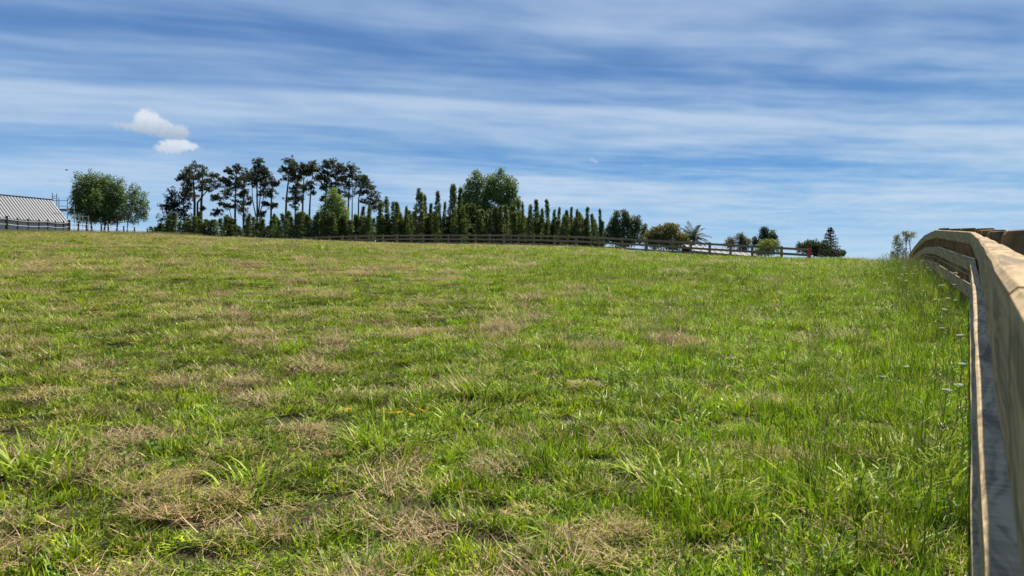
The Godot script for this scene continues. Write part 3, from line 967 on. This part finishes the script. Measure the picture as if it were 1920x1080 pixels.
		for k in 3:
			var p := stand(b[0] + rng.randf_range(-14, 14), b[1] + rng.randf_range(-0.12, 0.12))
			var q: float = b[2] * rng.randf_range(0.8, 1.1)
			broadl.append([Transform3D(Basis(Vector3.UP, rng.randf() * TAU).scaled(Vector3(q, q, q)), p), Color(1, 1, 1) * rng.randf_range(0.85, 1.1)])
	for b in [[420, 6.9, 1.0, 4], [320, 2.75, 1.0, 5], [430, 2.7, 0.9, 5], [110, 4.6, 1.0, 5], [40, 4.2, 1.0, 4], [1450, 3.3, 1.0, 6], [1520, 3.35, 0.9, 4], [1130, 2.45, 1.0, 5], [860, 8.6, 1.2, 4], [1060, 13.0, 1.6, 6], [520, 3.3, 0.9, 4], [400, 9.8, 1.2, 4], [370, 14.0, 1.4, 4], [800, 12.5, 1.4, 5], [760, 62.0, 4.0, 9], [300, 21.0, 1.8, 5], [620, 16.0, 1.5, 5], [1240, 10.0, 1.3, 4], [180, 8.0, 1.2, 4]]:
		for k in b[3] * 2:
			var p := stand(b[0] + rng.randfn(0, 60), b[1] + rng.randfn(0, b[1] * 0.05))
			var q: float = b[2] * rng.randf_range(0.5, 0.8)
			thatch.append([Transform3D(Basis(Vector3.UP, rng.randf() * TAU).scaled(Vector3(q, q * 0.7, q)), p + Vector3.UP * rng.randf_range(0.0, 0.05)), Color(1.1, 1.0, 0.92) * rng.randf_range(0.7, 1.25)])
	scatter("grass", "short green paddock grass covering the slope", [turf_mesh(0.075, 62, 0.03, 0.025, 0.085), turf_mesh(0.085, 70, 0.08, 0.02, 0.07), turf_mesh(0.06, 52, 0.0, 0.03, 0.105), turf_mesh(0.08, 62, 0.04, 0.025, 0.085), turf_mesh(0.07, 60, 0.1, 0.02, 0.07)], turf, M.grass)
	scatter("dry_grass", "thin olive grass mixed with dry stalks", [turf_mesh(0.085, 90, 0.32, 0.02, 0.07), turf_mesh(0.085, 90, 0.22, 0.02, 0.07), turf_mesh(0.08, 90, 0.42, 0.02, 0.06)], dry, M.grass)
	scatter("straw_litter", "tan mown straw lying matted on the paddock", [thatch_mesh(), thatch_mesh(), thatch_mesh()], thatch, M.grass)
	scatter("coarse_grass", "bright broad-bladed tussock grass", [broad_mesh(), broad_mesh(), broad_mesh(), broad_mesh()], broadl, M.grass)
	scatter("tall_grass", "long uncut grass growing along the timber fence", [tall_mesh(false), tall_mesh(false)], tall, M.grass)
	scatter("seeding_grass", "thin grass stems with brown seed heads", [tall_mesh(true), tall_mesh(true)], headed, M.grass)
	scatter("low_weeds", "small round-leaved weeds in the turf", [weed_mesh(), weed_mesh()], weeds, M.grass)

func flowers() -> void:
	var proto := thing("wild_carrot_flower", "flat white wild carrot flower on a thin stem in the long grass by the fence", "flower", Vector3.ZERO, "white wild carrot flowers along the fence")
	begin()
	tube(PackedVector3Array([Vector3(0, -0.02, 0), Vector3(0.015, 0.25, 0.01), Vector3(0.0, 0.5, 0.0)]), 0.003, 0.0018, 4, Color(0.12, 0.2, 0.05))
	for i in 5:
		var a := i * 2.4
		var y := 0.1 + i * 0.06
		for j in 5: leaf(Vector3(0, y, 0) + Vector3(cos(a), 0.4, sin(a)) * j * 0.018, Vector3(cos(a + j - 2), 0.3, sin(a + j - 2)).normalized(), 0.035, 0.008, Color(0.09, 0.16, 0.04))
	for i in 9:
		var a := i * 0.7
		tube(PackedVector3Array([Vector3(0, 0.5, 0), Vector3(cos(a) * 0.028, 0.53, sin(a) * 0.028)]), 0.0012, 0.001, 3, Color(0.14, 0.22, 0.06))
	put("stem", M.grass, proto)
	begin()
	for i in 40:
		var a := rng.randf() * TAU
		var r := sqrt(rng.randf()) * 0.026
		var p := Vector3(cos(a) * r, 0.535 - r * r * 4.0 + rng.randf_range(-0.003, 0.003), sin(a) * r)
		for j in 4:
			var b := TAU * j / 4.0 + a
			leaf(p, Vector3(cos(b), 0.3, sin(b)).normalized(), 0.0065, 0.005, Color(1, 1, 1))
	put("flower_head", M.petal, proto)
	var spots := []
	for s in [[1628, 6.2, 0.5], [1812, 4.3, 0.8], [1795, 3.6, 0.75], [1640, 3.75, 0.6], [1810, 3.2, 0.7], [1760, 2.95, 0.75], [1700, 3.9, 0.6], [1770, 5.0, 0.7], [1755, 6.0, 0.75], [1780, 6.6, 0.8]]: spots.append(s)
	for i in 48:
		var d := rng.randf_range(6.0, 22.0)
		spots.append([-1, d, rng.randf_range(0.6, 1.0)])
	for i in spots.size():
		var o: Node3D = proto if i == 0 else proto.duplicate()
		if i > 0:
			o.name = numbered("wild_carrot_flower")
			add_child(o)
		var s: Array = spots[i]
		var p := Vector3.ZERO
		if s[0] > 0: p = stand(s[0], s[1])
		else:
			var fx: float = s[1] * tan(TH) if s[1] < 8.5 else 5.66 + (s[1] - 8.5) * 0.5475
			p.x = fx - 0.08 - 1.3 * pow(rng.randf(), 1.8) - 0.04 * maxf(0.0, s[1] - 8.0) ; p.z = -s[1]
			p.y = ground(p.x, p.z)
		o.position = p
		o.rotation = Vector3(rng.randf_range(-0.15, 0.15), rng.randf() * TAU, rng.randf_range(-0.15, 0.15))
		o.scale = Vector3.ONE * s[2]
	var yp := thing("yellow_daisy_flower", "small yellow daisy-like flower open in the short grass", "flower", Vector3.ZERO, "yellow flowers in the short grass")
	begin()
	tube(PackedVector3Array([Vector3(0, -0.02, 0), Vector3(0.004, 0.06, 0), Vector3(0, 0.13, 0)]), 0.0014, 0.0012, 4, Color(0.13, 0.2, 0.05))
	put("stem", M.grass, yp)
	begin()
	for i in 16:
		var a := TAU * i / 16.0
		leaf(Vector3(cos(a) * 0.003, 0.132, sin(a) * 0.003), Vector3(cos(a), 0.18, sin(a)).normalized(), 0.017, 0.006, Color(1, 1, 1))
	for i in 10: leaf(Vector3(0, 0.131, 0), (any_dir() + Vector3.UP * 1.4).normalized(), 0.006, 0.004, Color(1, 0.8, 1))
	put("flower_head", M.yellow, yp)
	var ys := [[770, 3.75], [735, 3.65], [748, 3.66], [759, 3.64], [655, 3.7], [240, 5.5], [262, 5.6], [390, 5.85], [1260, 3.6], [1123, 6.4], [977, 6.2], [1055, 6.0], [950, 11.0], [1790, 12.0], [1765, 14.0], [310, 7.0]]
	for i in ys.size():
		var o: Node3D = yp if i == 0 else yp.duplicate()
		if i > 0:
			o.name = numbered("yellow_daisy_flower")
			add_child(o)
		o.position = stand(ys[i][0], ys[i][1])
		o.rotation = Vector3(rng.randf_range(0.0, 0.5), rng.randf() * TAU, 0)

func soil() -> void:
	var rings := PackedFloat32Array()
	var r := 0.25
	while r < 4000.0:
		rings.append(r)
		r *= 1.055
		r += 0.02
	var cols := []
	for i in 220: cols.append(lerpf(-0.95, 0.95, i / 219.0))
	for i in range(1, 40): cols.append(lerpf(0.95, TAU - 0.95, i / 40.0))
	var n := cols.size()
	var P := PackedVector3Array()
	var K := PackedColorArray()
	var N := PackedVector3Array()
	var I := PackedInt32Array()
	for q in rings:
		for a in cols:
			var x: float = q * sin(a)
			var z: float = -q * cos(a)
			var h := ground(x, z)
			P.append(Vector3(x, h - clampf(0.012 + q * 0.004, 0.0, 0.06), z))
			var e := maxf(0.05, q * 0.01)
			N.append(Vector3(h - ground(x + e, z), e, h - ground(x, z + e)).normalized())
			var w := clampf(0.5 + 0.6 * patchy.get_noise_2d(x, z) + 0.3 * fine.get_noise_2d(x, z), 0, 1)
			K.append(Color(0.035, 0.038, 0.014).lerp(Color(0.075, 0.058, 0.03), w))
	for i in rings.size() - 1:
		for j in n:
			var a := i * n + j
			var b := i * n + (j + 1) % n
			for t in [a, a + n, b + n, a, b + n, b]: I.append(t)
	for j in n - 1:
		pass
	var arr := []
	arr.resize(Mesh.ARRAY_MAX)
	arr[Mesh.ARRAY_VERTEX] = P; arr[Mesh.ARRAY_NORMAL] = N; arr[Mesh.ARRAY_COLOR] = K; arr[Mesh.ARRAY_INDEX] = I
	var m := ArrayMesh.new()
	m.add_surface_from_arrays(Mesh.PRIMITIVE_TRIANGLES, arr)
	var o := put("ground", M.soil, self, m)
	tag(o, "grassy paddock ground rising to a rounded crest", "ground", "", "structure")

func bird() -> void:
	var o := thing("bird", "tiny dark bird flying above the leafy tree by the barn", "bird", spot(125, 319, 70.0))
	begin()
	var ring := []
	for i in 7: ring.append([lerpf(-0.14, 0.14, i / 6.0), [0.004, 0.03, 0.045, 0.045, 0.035, 0.028, 0.004][i]])
	for i in 6:
		for j in 8:
			var a := TAU * j / 8.0
			var b := TAU * (j + 1) / 8.0
			var f := func(q: Array, t: float) -> Vector3: return Vector3(q[0], sin(t) * q[1], cos(t) * q[1])
			quad(f.call(ring[i], a), f.call(ring[i + 1], a), f.call(ring[i + 1], b), f.call(ring[i], b), Color(1, 1, 1))
	for s in [-1, 1]:
		quad(Vector3(0.06, 0.02, s * 0.03), Vector3(0.07, 0.09, s * 0.16), Vector3(-0.03, 0.09, s * 0.18), Vector3(-0.04, 0.02, s * 0.03), Color(1, 1, 1))
		tri(Vector3(0.07, 0.09, s * 0.16), Vector3(-0.06, 0.06, s * 0.34), Vector3(-0.03, 0.09, s * 0.18), Color(1, 1, 1))
	tri(Vector3(-0.12, 0.01, 0), Vector3(-0.22, 0.0, 0.05), Vector3(-0.22, 0.0, -0.05), Color(1, 1, 1))
	put("body", M.black_post, o)

# ------------------------------------------------------------------ the place
func _ready() -> void:
	rng.seed = 20240
	# camera
	var cam := Camera3D.new()
	cam.name = "camera"
	add_child(cam)
	cam.position = Vector3(0, EYE, 0)
	var lens := CameraAttributesPhysical.new()
	lens.frustum_focal_length = 28.82
	lens.frustum_focus_distance = 9.0
	lens.frustum_near = 0.05
	lens.frustum_far = 6000.0
	lens.exposure_aperture = 15.0
	cam.attributes = lens
	cam.fov = rad_to_deg(2.0 * atan(540.0 / F))
	cam.near = 0.05
	cam.far = 6000.0
	cam.current = true
	# sky, sun, exposure
	var e := Environment.new()
	e.background_mode = Environment.BG_SKY
	var pano := PanoramaSkyMaterial.new()
	pano.panorama = sky_picture()
	pano.energy_multiplier = 0.535
	e.sky = Sky.new()
	e.sky.sky_material = pano
	e.tonemap_mode = Environment.TONE_MAPPER_LINEAR
	e.tonemap_exposure = 1.95
	e.sdfgi_enabled = true
	e.ssao_enabled = true
	e.ssil_enabled = true
	var we := WorldEnvironment.new()
	we.name = "world_environment"
	we.environment = e
	add_child(we)
	var sun := DirectionalLight3D.new()
	sun.name = "sun"
	sun.light_energy = 1.55
	sun.light_color = Color(1.0, 0.955, 0.87)
	sun.light_angular_distance = 0.53
	sun.shadow_enabled = true
	add_child(sun)
	var az := deg_to_rad(36.0)
	var el := deg_to_rad(58.0)
	sun.look_at_from_position(Vector3.ZERO, -Vector3(sin(az) * cos(el), sin(el), -cos(az) * cos(el)), Vector3.UP)

	bump.seed = 3; bump.frequency = 0.35; bump.fractal_octaves = 3
	patchy.seed = 5; patchy.frequency = 0.55; patchy.fractal_octaves = 2
	broad.seed = 7; broad.frequency = 0.07; broad.fractal_octaves = 2
	fine.seed = 9; fine.frequency = 2.0; fine.fractal_octaves = 2
	terrain_tables()

	M.soil = plain(Color(1, 1, 1), 0.95)
	M.grass = plain(Color(1, 1, 1), 0.48, true, 0.5)
	M.grass.metallic_specular = 0.32
	M.leaf = plain(Color(1.35, 1.35, 1.25), 0.45, true, 0.9)
	M.needles = plain(Color(1, 1, 1), 0.5, true, 0.5)
	M.bark = plain(Color(0.10, 0.085, 0.07), 0.9)
	M.pine_bark = plain(Color(0.075, 0.058, 0.05), 0.9)
	M.wood = wood_material(Color(0.42, 0.32, 0.19), Color(0.17, 0.135, 0.088), 21)
	M.dark_wood = wood_material(Color(0.24, 0.18, 0.13), Color(0.12, 0.09, 0.065), 22)
	M.red = plain(Color(0.42, 0.03, 0.04), 0.6)
	M.steel = plain(Color(0.6, 0.62, 0.64), 0.45)
	M.steel_grey = plain(Color(0.22, 0.25, 0.29), 0.5)
	M.white_metal = plain(Color(0.6, 0.61, 0.64), 0.5)
	M.roof_metal = plain(Color(0.27, 0.28, 0.30), 0.55)
	M.steel_mid = plain(Color(0.36, 0.38, 0.41), 0.5)
	M.deck = plain(Color(0.085, 0.09, 0.10), 0.6)
	M.dark_metal = plain(Color(0.06, 0.065, 0.075), 0.6)
	M.grey_metal = plain(Color(0.2, 0.21, 0.225), 0.7)
	M.shed_wall = plain(Color(0.42, 0.42, 0.42), 0.8)
	M.black_post = plain(Color(0.035, 0.032, 0.03), 0.8)
	M.petal = plain(Color(0.66, 0.66, 0.6), 0.7, true, 0.5)
	M.yellow = plain(Color(0.8, 0.5, 0.02), 0.6, true, 0.5)

	soil()
	barn()
	scaffold()
	grey_shed()
	far_fence()
	near_fence()
	paddock_fence()

	var a := Vector2(290, 280)
	var b := Vector2(500, 280)
	pine("broad_conifer", "dark bushy conifer at the barn end of the pine group, crown nearly to ground", 150.0, a, 6.0, [[330, 960, 330, 700, 315, 560]], [150, 600, 200, 560, 180, 530, 270, 540, 310, 580, 150, 680, 230, 680, 300, 700, 180, 740, 350, 640, 120, 660, 300, 790, 130, 800, 110, 640, 230, 620, 260, 760, 200, 790, 250, 500, 360, 560, 160, 640, 280, 630, 330, 740, 380, 790], Color(0.026, 0.03, 0.022), 0.7, 46.0)
	pine("pine_tree", "pine with two stems, twiggy tops and one long bare limb slanting over the gap", 152.0, a, 6.0, [[445, 920, 450, 600, 440, 400, 415, 190], [480, 920, 482, 600, 560, 500, 680, 370]], [420, 205, 385, 240, 320, 290, 300, 310, 330, 350, 400, 290, 440, 330, 370, 400, 300, 440, 340, 470, 420, 400, 470, 280, 290, 500, 380, 500, 440, 520, 680, 300, 640, 370, 720, 330, 690, 410, 640, 440, 660, 300, 300, 345, 360, 330, 410, 450, 350, 520])
	pine("pine_tree", "thin straight pine with a bare spike top, beside the two-stemmed pine", 149.0, a, 6.0, [[520, 930, 525, 600, 540, 400, 540, 160]], [500, 200, 530, 230, 560, 300, 500, 270, 540, 370, 560, 420, 510, 440, 590, 440, 550, 660, 500, 340, 570, 350])
	pine("pine_tree", "flat-topped pine with level branches reaching out over the sky gap", 151.0, a, 6.0, [[905, 880, 905, 600, 915, 400, 925, 215]], [840, 245, 870, 265, 930, 220, 970, 215, 900, 250, 750, 330, 800, 350, 840, 370, 880, 330, 940, 340, 800, 405, 850, 400, 930, 390, 960, 380, 790, 475, 840, 480, 930, 430, 840, 550, 690, 550, 650, 540, 720, 545, 950, 510, 820, 235])
	pine("pine_tree", "low crooked half-bare pine under the flat-topped one", 148.0, a, 6.0, [[868, 860, 862, 760, 830, 640]], [800, 630, 770, 625, 870, 650, 690, 710, 740, 700, 650, 720, 820, 640], Color(0.05, 0.05, 0.03), 0.5, 26.0)
	pine("pine_tree", "shaggy pine with tufts far down its stem, between the flat-topped and the fan-shaped pine", 153.0, a, 6.0, [[1000, 880, 1000, 600, 1015, 270]], [1000, 270, 1030, 300, 980, 320, 1050, 350, 1020, 340, 1010, 480, 1040, 500, 970, 510, 990, 600, 1050, 600, 960, 600, 1000, 680, 970, 670, 1040, 740, 1080, 560, 1000, 420])
	pine("pine_tree", "tallest fan-shaped pine, several stems spreading from one base under a dense crown", 150.0, a, 6.0, [[1150, 900, 1155, 700, 1150, 400, 1165, 160], [1140, 760, 1100, 560, 1095, 380], [1165, 760, 1185, 560, 1200, 300], [1175, 760, 1215, 600, 1240, 400], [1170, 800, 1230, 720, 1290, 650]], [1150, 140, 1200, 130, 1180, 180, 1150, 220, 1220, 210, 1110, 250, 1180, 270, 1250, 250, 1100, 330, 1170, 340, 1240, 330, 1280, 290, 1080, 370, 1130, 390, 1210, 390, 1270, 390, 1240, 460, 1290, 450, 1200, 510, 1270, 520, 1240, 420, 1230, 720, 1190, 740, 1130, 290, 1200, 240, 1060, 280, 1230, 280, 1150, 350])
	pine("pine_tree", "slender pine with a few small tufts, next to the fan-shaped pine", 147.0, a, 6.0, [[1310, 930, 1310, 620, 1328, 330]], [1320, 340, 1340, 370, 1310, 390, 1350, 390, 1370, 385, 1290, 500, 1310, 520, 1310, 625, 1350, 630, 1380, 630, 1280, 620, 1260, 630], Color(0.04, 0.052, 0.028), 0.5, 24.0)
	pine("pine_tree", "tall leaning pine, first beyond the wide sky gap between the two pine groups", 156.0, b, 6.0, [[212, 860, 222, 560, 250, 300, 270, 130]], [270, 130, 240, 145, 300, 150, 260, 190, 300, 210, 220, 220, 330, 200, 190, 245, 250, 260, 300, 270, 330, 300, 220, 340, 270, 340, 310, 340, 350, 240, 280, 240])
	pine("pine_tree", "shorter thick-tufted pine behind the tall leaning one", 158.0, b, 6.0, [[320, 860, 322, 600, 345, 340]], [340, 310, 370, 330, 340, 390, 370, 420, 320, 440, 290, 490, 360, 480, 300, 540, 350, 560, 390, 560, 270, 580, 320, 600, 310, 650, 340, 490])
	pine("pine_tree", "straight bare-stemmed pine with a small crown, thinner of the two standing together", 155.0, b, 6.0, [[400, 860, 410, 500, 425, 190]], [430, 190, 400, 220, 450, 200, 390, 270, 430, 250, 470, 290, 380, 310, 420, 420, 460, 380, 440, 460, 440, 225])
	pine("pine_tree", "pine with an umbrella crown and wide upturned side branches over a long bare stem", 154.0, b, 6.0, [[475, 860, 490, 560, 525, 190]], [520, 165, 490, 200, 545, 210, 580, 240, 510, 230, 470, 240, 590, 320, 540, 320, 600, 300, 480, 390, 500, 430, 520, 490, 550, 240])
	pine("pine_tree", "pine with a split loose crown, rising behind the light green tree", 156.0, b, 6.0, [[650, 860, 662, 560, 690, 180]], [680, 160, 720, 150, 660, 200, 700, 200, 650, 260, 690, 270, 630, 320, 680, 350, 640, 390, 700, 380, 620, 440, 660, 440, 690, 480, 640, 550, 620, 560, 735, 140])
	pine("pine_tree", "dense-headed pine with a limb dropping toward the light green tree's top", 157.0, b, 6.0, [[765, 860, 770, 480, 790, 190]], [800, 170, 770, 210, 820, 190, 760, 240, 840, 230, 790, 260, 880, 230, 740, 300, 790, 310, 820, 330, 760, 380, 800, 400, 740, 430, 830, 490, 800, 470, 860, 510])
	pine("pine_tree", "round-crowned pine on a clean straight stem, second from the low end of its group", 155.0, b, 6.0, [[918, 860, 920, 560, 942, 220], [960, 860, 965, 420]], [940, 205, 970, 220, 910, 240, 960, 260, 1000, 250, 880, 310, 940, 300, 990, 310, 870, 350, 920, 390, 960, 390, 900, 430, 1020, 340, 920, 520, 850, 330])
	pine("pine_tree", "lower round-headed pine at the falling end of the pine group", 154.0, b, 6.0, [[1030, 860, 1035, 560, 1085, 320]], [1090, 310, 1060, 330, 1120, 340, 1140, 390, 1080, 380, 1040, 400, 1150, 420, 1090, 430, 1190, 440, 1030, 480, 1080, 490, 1130, 480, 1110, 370])
	pine("pine_tree", "smallest dark pine at the low end of the group, spreading sideways", 152.0, b, 6.0, [[1140, 860, 1145, 640, 1200, 520]], [1210, 500, 1170, 560, 1240, 530, 1260, 590, 1200, 600, 1150, 610, 1200, 650, 1110, 590, 1300, 610, 1230, 640])

	hedge_trees()

	var w := Vector2(0, 280)
	leafy_tree("leafy_tree", "full rounded leafy tree nearest the barn scaffold", 118.0, w, 4.8, [[830, 720, 800, 400], [790, 720, 760, 480]], [[740, 300, 65, 70], [840, 275, 55, 55], [700, 400, 45, 60], [780, 390, 70, 80], [760, 480, 80, 60], [710, 540, 50, 40], [850, 520, 90, 60], [880, 440, 60, 70], [790, 580, 80, 40], [660, 570, 40, 20], [790, 470, 110, 90], [720, 470, 60, 70]], Color(0.085, 0.13, 0.045), 0.3, 62.0)
	leafy_tree("leafy_tree", "tall middle leafy tree of the three beyond the paddock tape fence", 121.0, w, 4.8, [[930, 725, 980, 420]], [[960, 300, 50, 55], [1050, 330, 60, 60], [1000, 400, 90, 70], [1080, 420, 65, 60], [960, 480, 75, 60], [1040, 500, 65, 50], [930, 560, 85, 50], [1000, 610, 60, 40], [900, 330, 50, 60], [900, 450, 60, 80], [1110, 480, 40, 60], [880, 380, 70, 80], [900, 570, 90, 55], [1000, 560, 100, 60], [840, 625, 80, 35], [1080, 620, 55, 35], [740, 630, 70, 35], [960, 650, 80, 28]], Color(0.09, 0.14, 0.045), 0.3, 62.0)
	leafy_tree("leafy_tree", "leaning airy leafy tree with a slanted trunk and sky showing through its crown", 117.0, w, 4.8, [[1045, 725, 1060, 640, 1140, 550, 1200, 470], [1140, 725, 1150, 660, 1160, 600]], [[1210, 385, 42, 48], [1185, 450, 55, 50], [1270, 450, 45, 55], [1240, 520, 70, 50], [1150, 560, 60, 50], [1250, 590, 50, 35], [1300, 535, 35, 40], [1300, 620, 25, 40], [1190, 640, 50, 28]], Color(0.085, 0.135, 0.05), 0.28, 46.0)
	w = Vector2(740, 300)
	leafy_tree("poplar_tree", "broad round-topped poplar of the big pair over the hedge row, beside the tall spires", 98.0, w, 4.8, [[740, 680, 740, 220], [700, 680, 680, 380]], [[740, 165, 50, 45], [690, 230, 55, 50], [770, 235, 45, 50], [655, 300, 45, 55], [740, 320, 75, 60], [690, 400, 80, 60], [620, 370, 45, 60], [780, 420, 60, 60], [700, 490, 80, 60], [610, 460, 50, 60], [770, 540, 70, 60], [720, 440, 110, 90], [830, 300, 45, 70]], Color(0.085, 0.13, 0.047), 0.26, 78.0)
	leafy_tree("poplar_tree", "tallest poplar of the pair over the hedge row, spiky top and sunlit flank", 97.0, w, 4.8, [[960, 680, 950, 200], [1010, 680, 1030, 350]], [[950, 145, 36, 45], [870, 190, 55, 50], [1020, 215, 38, 50], [950, 240, 80, 60], [1070, 255, 28, 60], [1050, 320, 55, 60], [900, 330, 75, 70], [1000, 400, 85, 70], [1090, 400, 40, 55], [900, 480, 75, 60], [1070, 490, 50, 60], [1040, 570, 60, 50], [990, 620, 60, 40], [920, 570, 70, 60], [840, 290, 50, 80], [830, 420, 60, 70], [980, 330, 90, 80]], Color(0.09, 0.14, 0.047), 0.26, 78.0)
	leafy_tree("low_shrub", "bright yellow-green shrub at the foot of the poplar pair behind the fence", 93.0, w, 4.8, [[1120, 690, 1120, 560]], [[1120, 545, 45, 40], [1090, 600, 55, 45], [1150, 570, 40, 40], [1040, 640, 60, 35], [1130, 640, 50, 40]], Color(0.14, 0.19, 0.04), 0.22, 100.0)
	leafy_tree("leafy_tree", "light green conical tree in front of the pines, brighter than all its neighbours", 94.0, b, 6.0, [[760, 990, 750, 520]], [[752, 500, 34, 45], [740, 570, 55, 55], [810, 580, 38, 45], [700, 625, 55, 45], [840, 640, 55, 50], [650, 690, 50, 45], [760, 690, 85, 60], [880, 710, 50, 50], [640, 765, 60, 55], [740, 790, 85, 60], [850, 790, 75, 60], [890, 850, 45, 55], [610, 860, 55, 55], [720, 890, 95, 50], [830, 900, 75, 50]], Color(0.15, 0.205, 0.05), 0.22, 110.0)
	w = Vector2(1080, 380)
	leafy_tree("leafy_tree", "dark three-humped leafy tree standing alone past the end of the hedge row", 82.0, w, 6.4, [[570, 520, 580, 220], [480, 520, 480, 260]], [[485, 170, 30, 48], [460, 240, 50, 45], [430, 300, 50, 45], [385, 340, 28, 25], [500, 310, 60, 60], [580, 150, 40, 45], [620, 200, 45, 45], [580, 260, 65, 60], [640, 290, 60, 60], [720, 220, 48, 42], [750, 290, 38, 55], [700, 350, 65, 50], [580, 370, 80, 40], [450, 370, 70, 40], [480, 450, 90, 50], [620, 450, 110, 50], [740, 450, 80, 45], [385, 430, 60, 40], [560, 500, 150, 35]], Color(0.055, 0.085, 0.035), 0.2, 150.0)
	leafy_tree("leafy_shrub", "thin loose shrub between the three-humped tree and the olive tree", 80.0, w, 6.4, [[830, 500, 828, 330]], [[828, 300, 20, 22], [815, 350, 30, 28], [850, 380, 35, 25], [800, 410, 40, 30]], Color(0.075, 0.11, 0.045), 0.18, 90.0)
	leafy_tree("leafy_tree", "rounded olive-brown tree leaning toward the palm, partly behind the rail fence", 72.0, w, 6.4, [[1080, 540, 1090, 330], [950, 540, 930, 400]], [[1110, 295, 45, 26], [1180, 310, 45, 26], [1030, 330, 55, 32], [945, 350, 55, 32], [1120, 360, 85, 40], [880, 395, 50, 34], [1000, 400, 85, 40], [1210, 390, 60, 40], [1280, 430, 55, 35], [1100, 430, 95, 30], [950, 450, 75, 40], [1240, 460, 65, 30], [1320, 480, 40, 30], [880, 480, 70, 50], [1000, 510, 110, 40], [1130, 520, 90, 40], [1220, 540, 70, 28]], Color(0.115, 0.12, 0.038), 0.2, 150.0)
	palm()
	w = Vector2(1330, 400)
	leafy_tree("leafy_shrub", "low rounded grey-green shrub between the palm and the taller shrub beside it", 84.0, w, 4.8, [[195, 400, 195, 290]], [[195, 255, 45, 24], [190, 290, 50, 22]], Color(0.075, 0.085, 0.045), 0.18, 150.0)
	leafy_tree("leafy_shrub", "taller shrub with a forked top behind the rail fence", 83.0, w, 4.8, [[300, 400, 300, 260]], [[280, 213, 32, 18], [300, 245, 42, 26], [335, 270, 38, 26], [300, 285, 55, 25], [310, 330, 60, 25], [250, 355, 60, 18]], Color(0.075, 0.085, 0.045), 0.18, 150.0)
	leafy_tree("leafy_tree", "dark tree with a tufted palm-like head above the round light bush", 86.0, w, 4.8, [[500, 400, 498, 180], [420, 400, 410, 270]], [[495, 150, 28, 13], [498, 165, 36, 9], [480, 205, 36, 30], [560, 200, 34, 30], [520, 225, 48, 28], [410, 252, 14, 26], [430, 275, 36, 22], [590, 225, 16, 16]], Color(0.045, 0.06, 0.035), 0.19, 150.0)
	leafy_tree("round_bush", "clipped round light green bush just over the rail fence", 64.0, w, 4.8, [[530, 400, 530, 300]], [[530, 268, 55, 22], [500, 285, 65, 25], [580, 280, 42, 28], [530, 310, 90, 25], [540, 345, 85, 30], [460, 355, 45, 22]], Color(0.13, 0.165, 0.04), 0.13, 320.0)
	leafy_tree("dark_hedge_bush", "wide dense dark bush behind the red end post", 70.0, w, 4.8, [[940, 420, 940, 300], [1050, 420, 1050, 320]], [[840, 298, 50, 28], [920, 285, 70, 30], [870, 330, 80, 38], [960, 310, 80, 45], [1030, 305, 60, 45], [1080, 345, 70, 38], [980, 355, 110, 32], [1150, 370, 55, 22], [1195, 360, 18, 12]], Color(0.035, 0.052, 0.026), 0.15, 260.0)
	spire_conifer()
	leafy_tree("sparse_shrub", "thin open shrub with sky between its leaves, where the timber fence drops over the crest", 37.0, w, 4.8, [[1770, 440, 1770, 200], [1700, 440, 1690, 300], [1830, 440, 1800, 230]], [[1760, 190, 18, 14], [1830, 200, 32, 18], [1690, 225, 16, 18], [1785, 215, 34, 14], [1680, 275, 24, 24], [1740, 270, 60, 26], [1700, 320, 40, 28], [1650, 375, 26, 20], [1720, 360, 55, 36], [1780, 390, 60, 30], [1680, 400, 50, 24]], Color(0.16, 0.175, 0.12), 0.075, 105.0)
	bird()
	meadow()
	flowers()
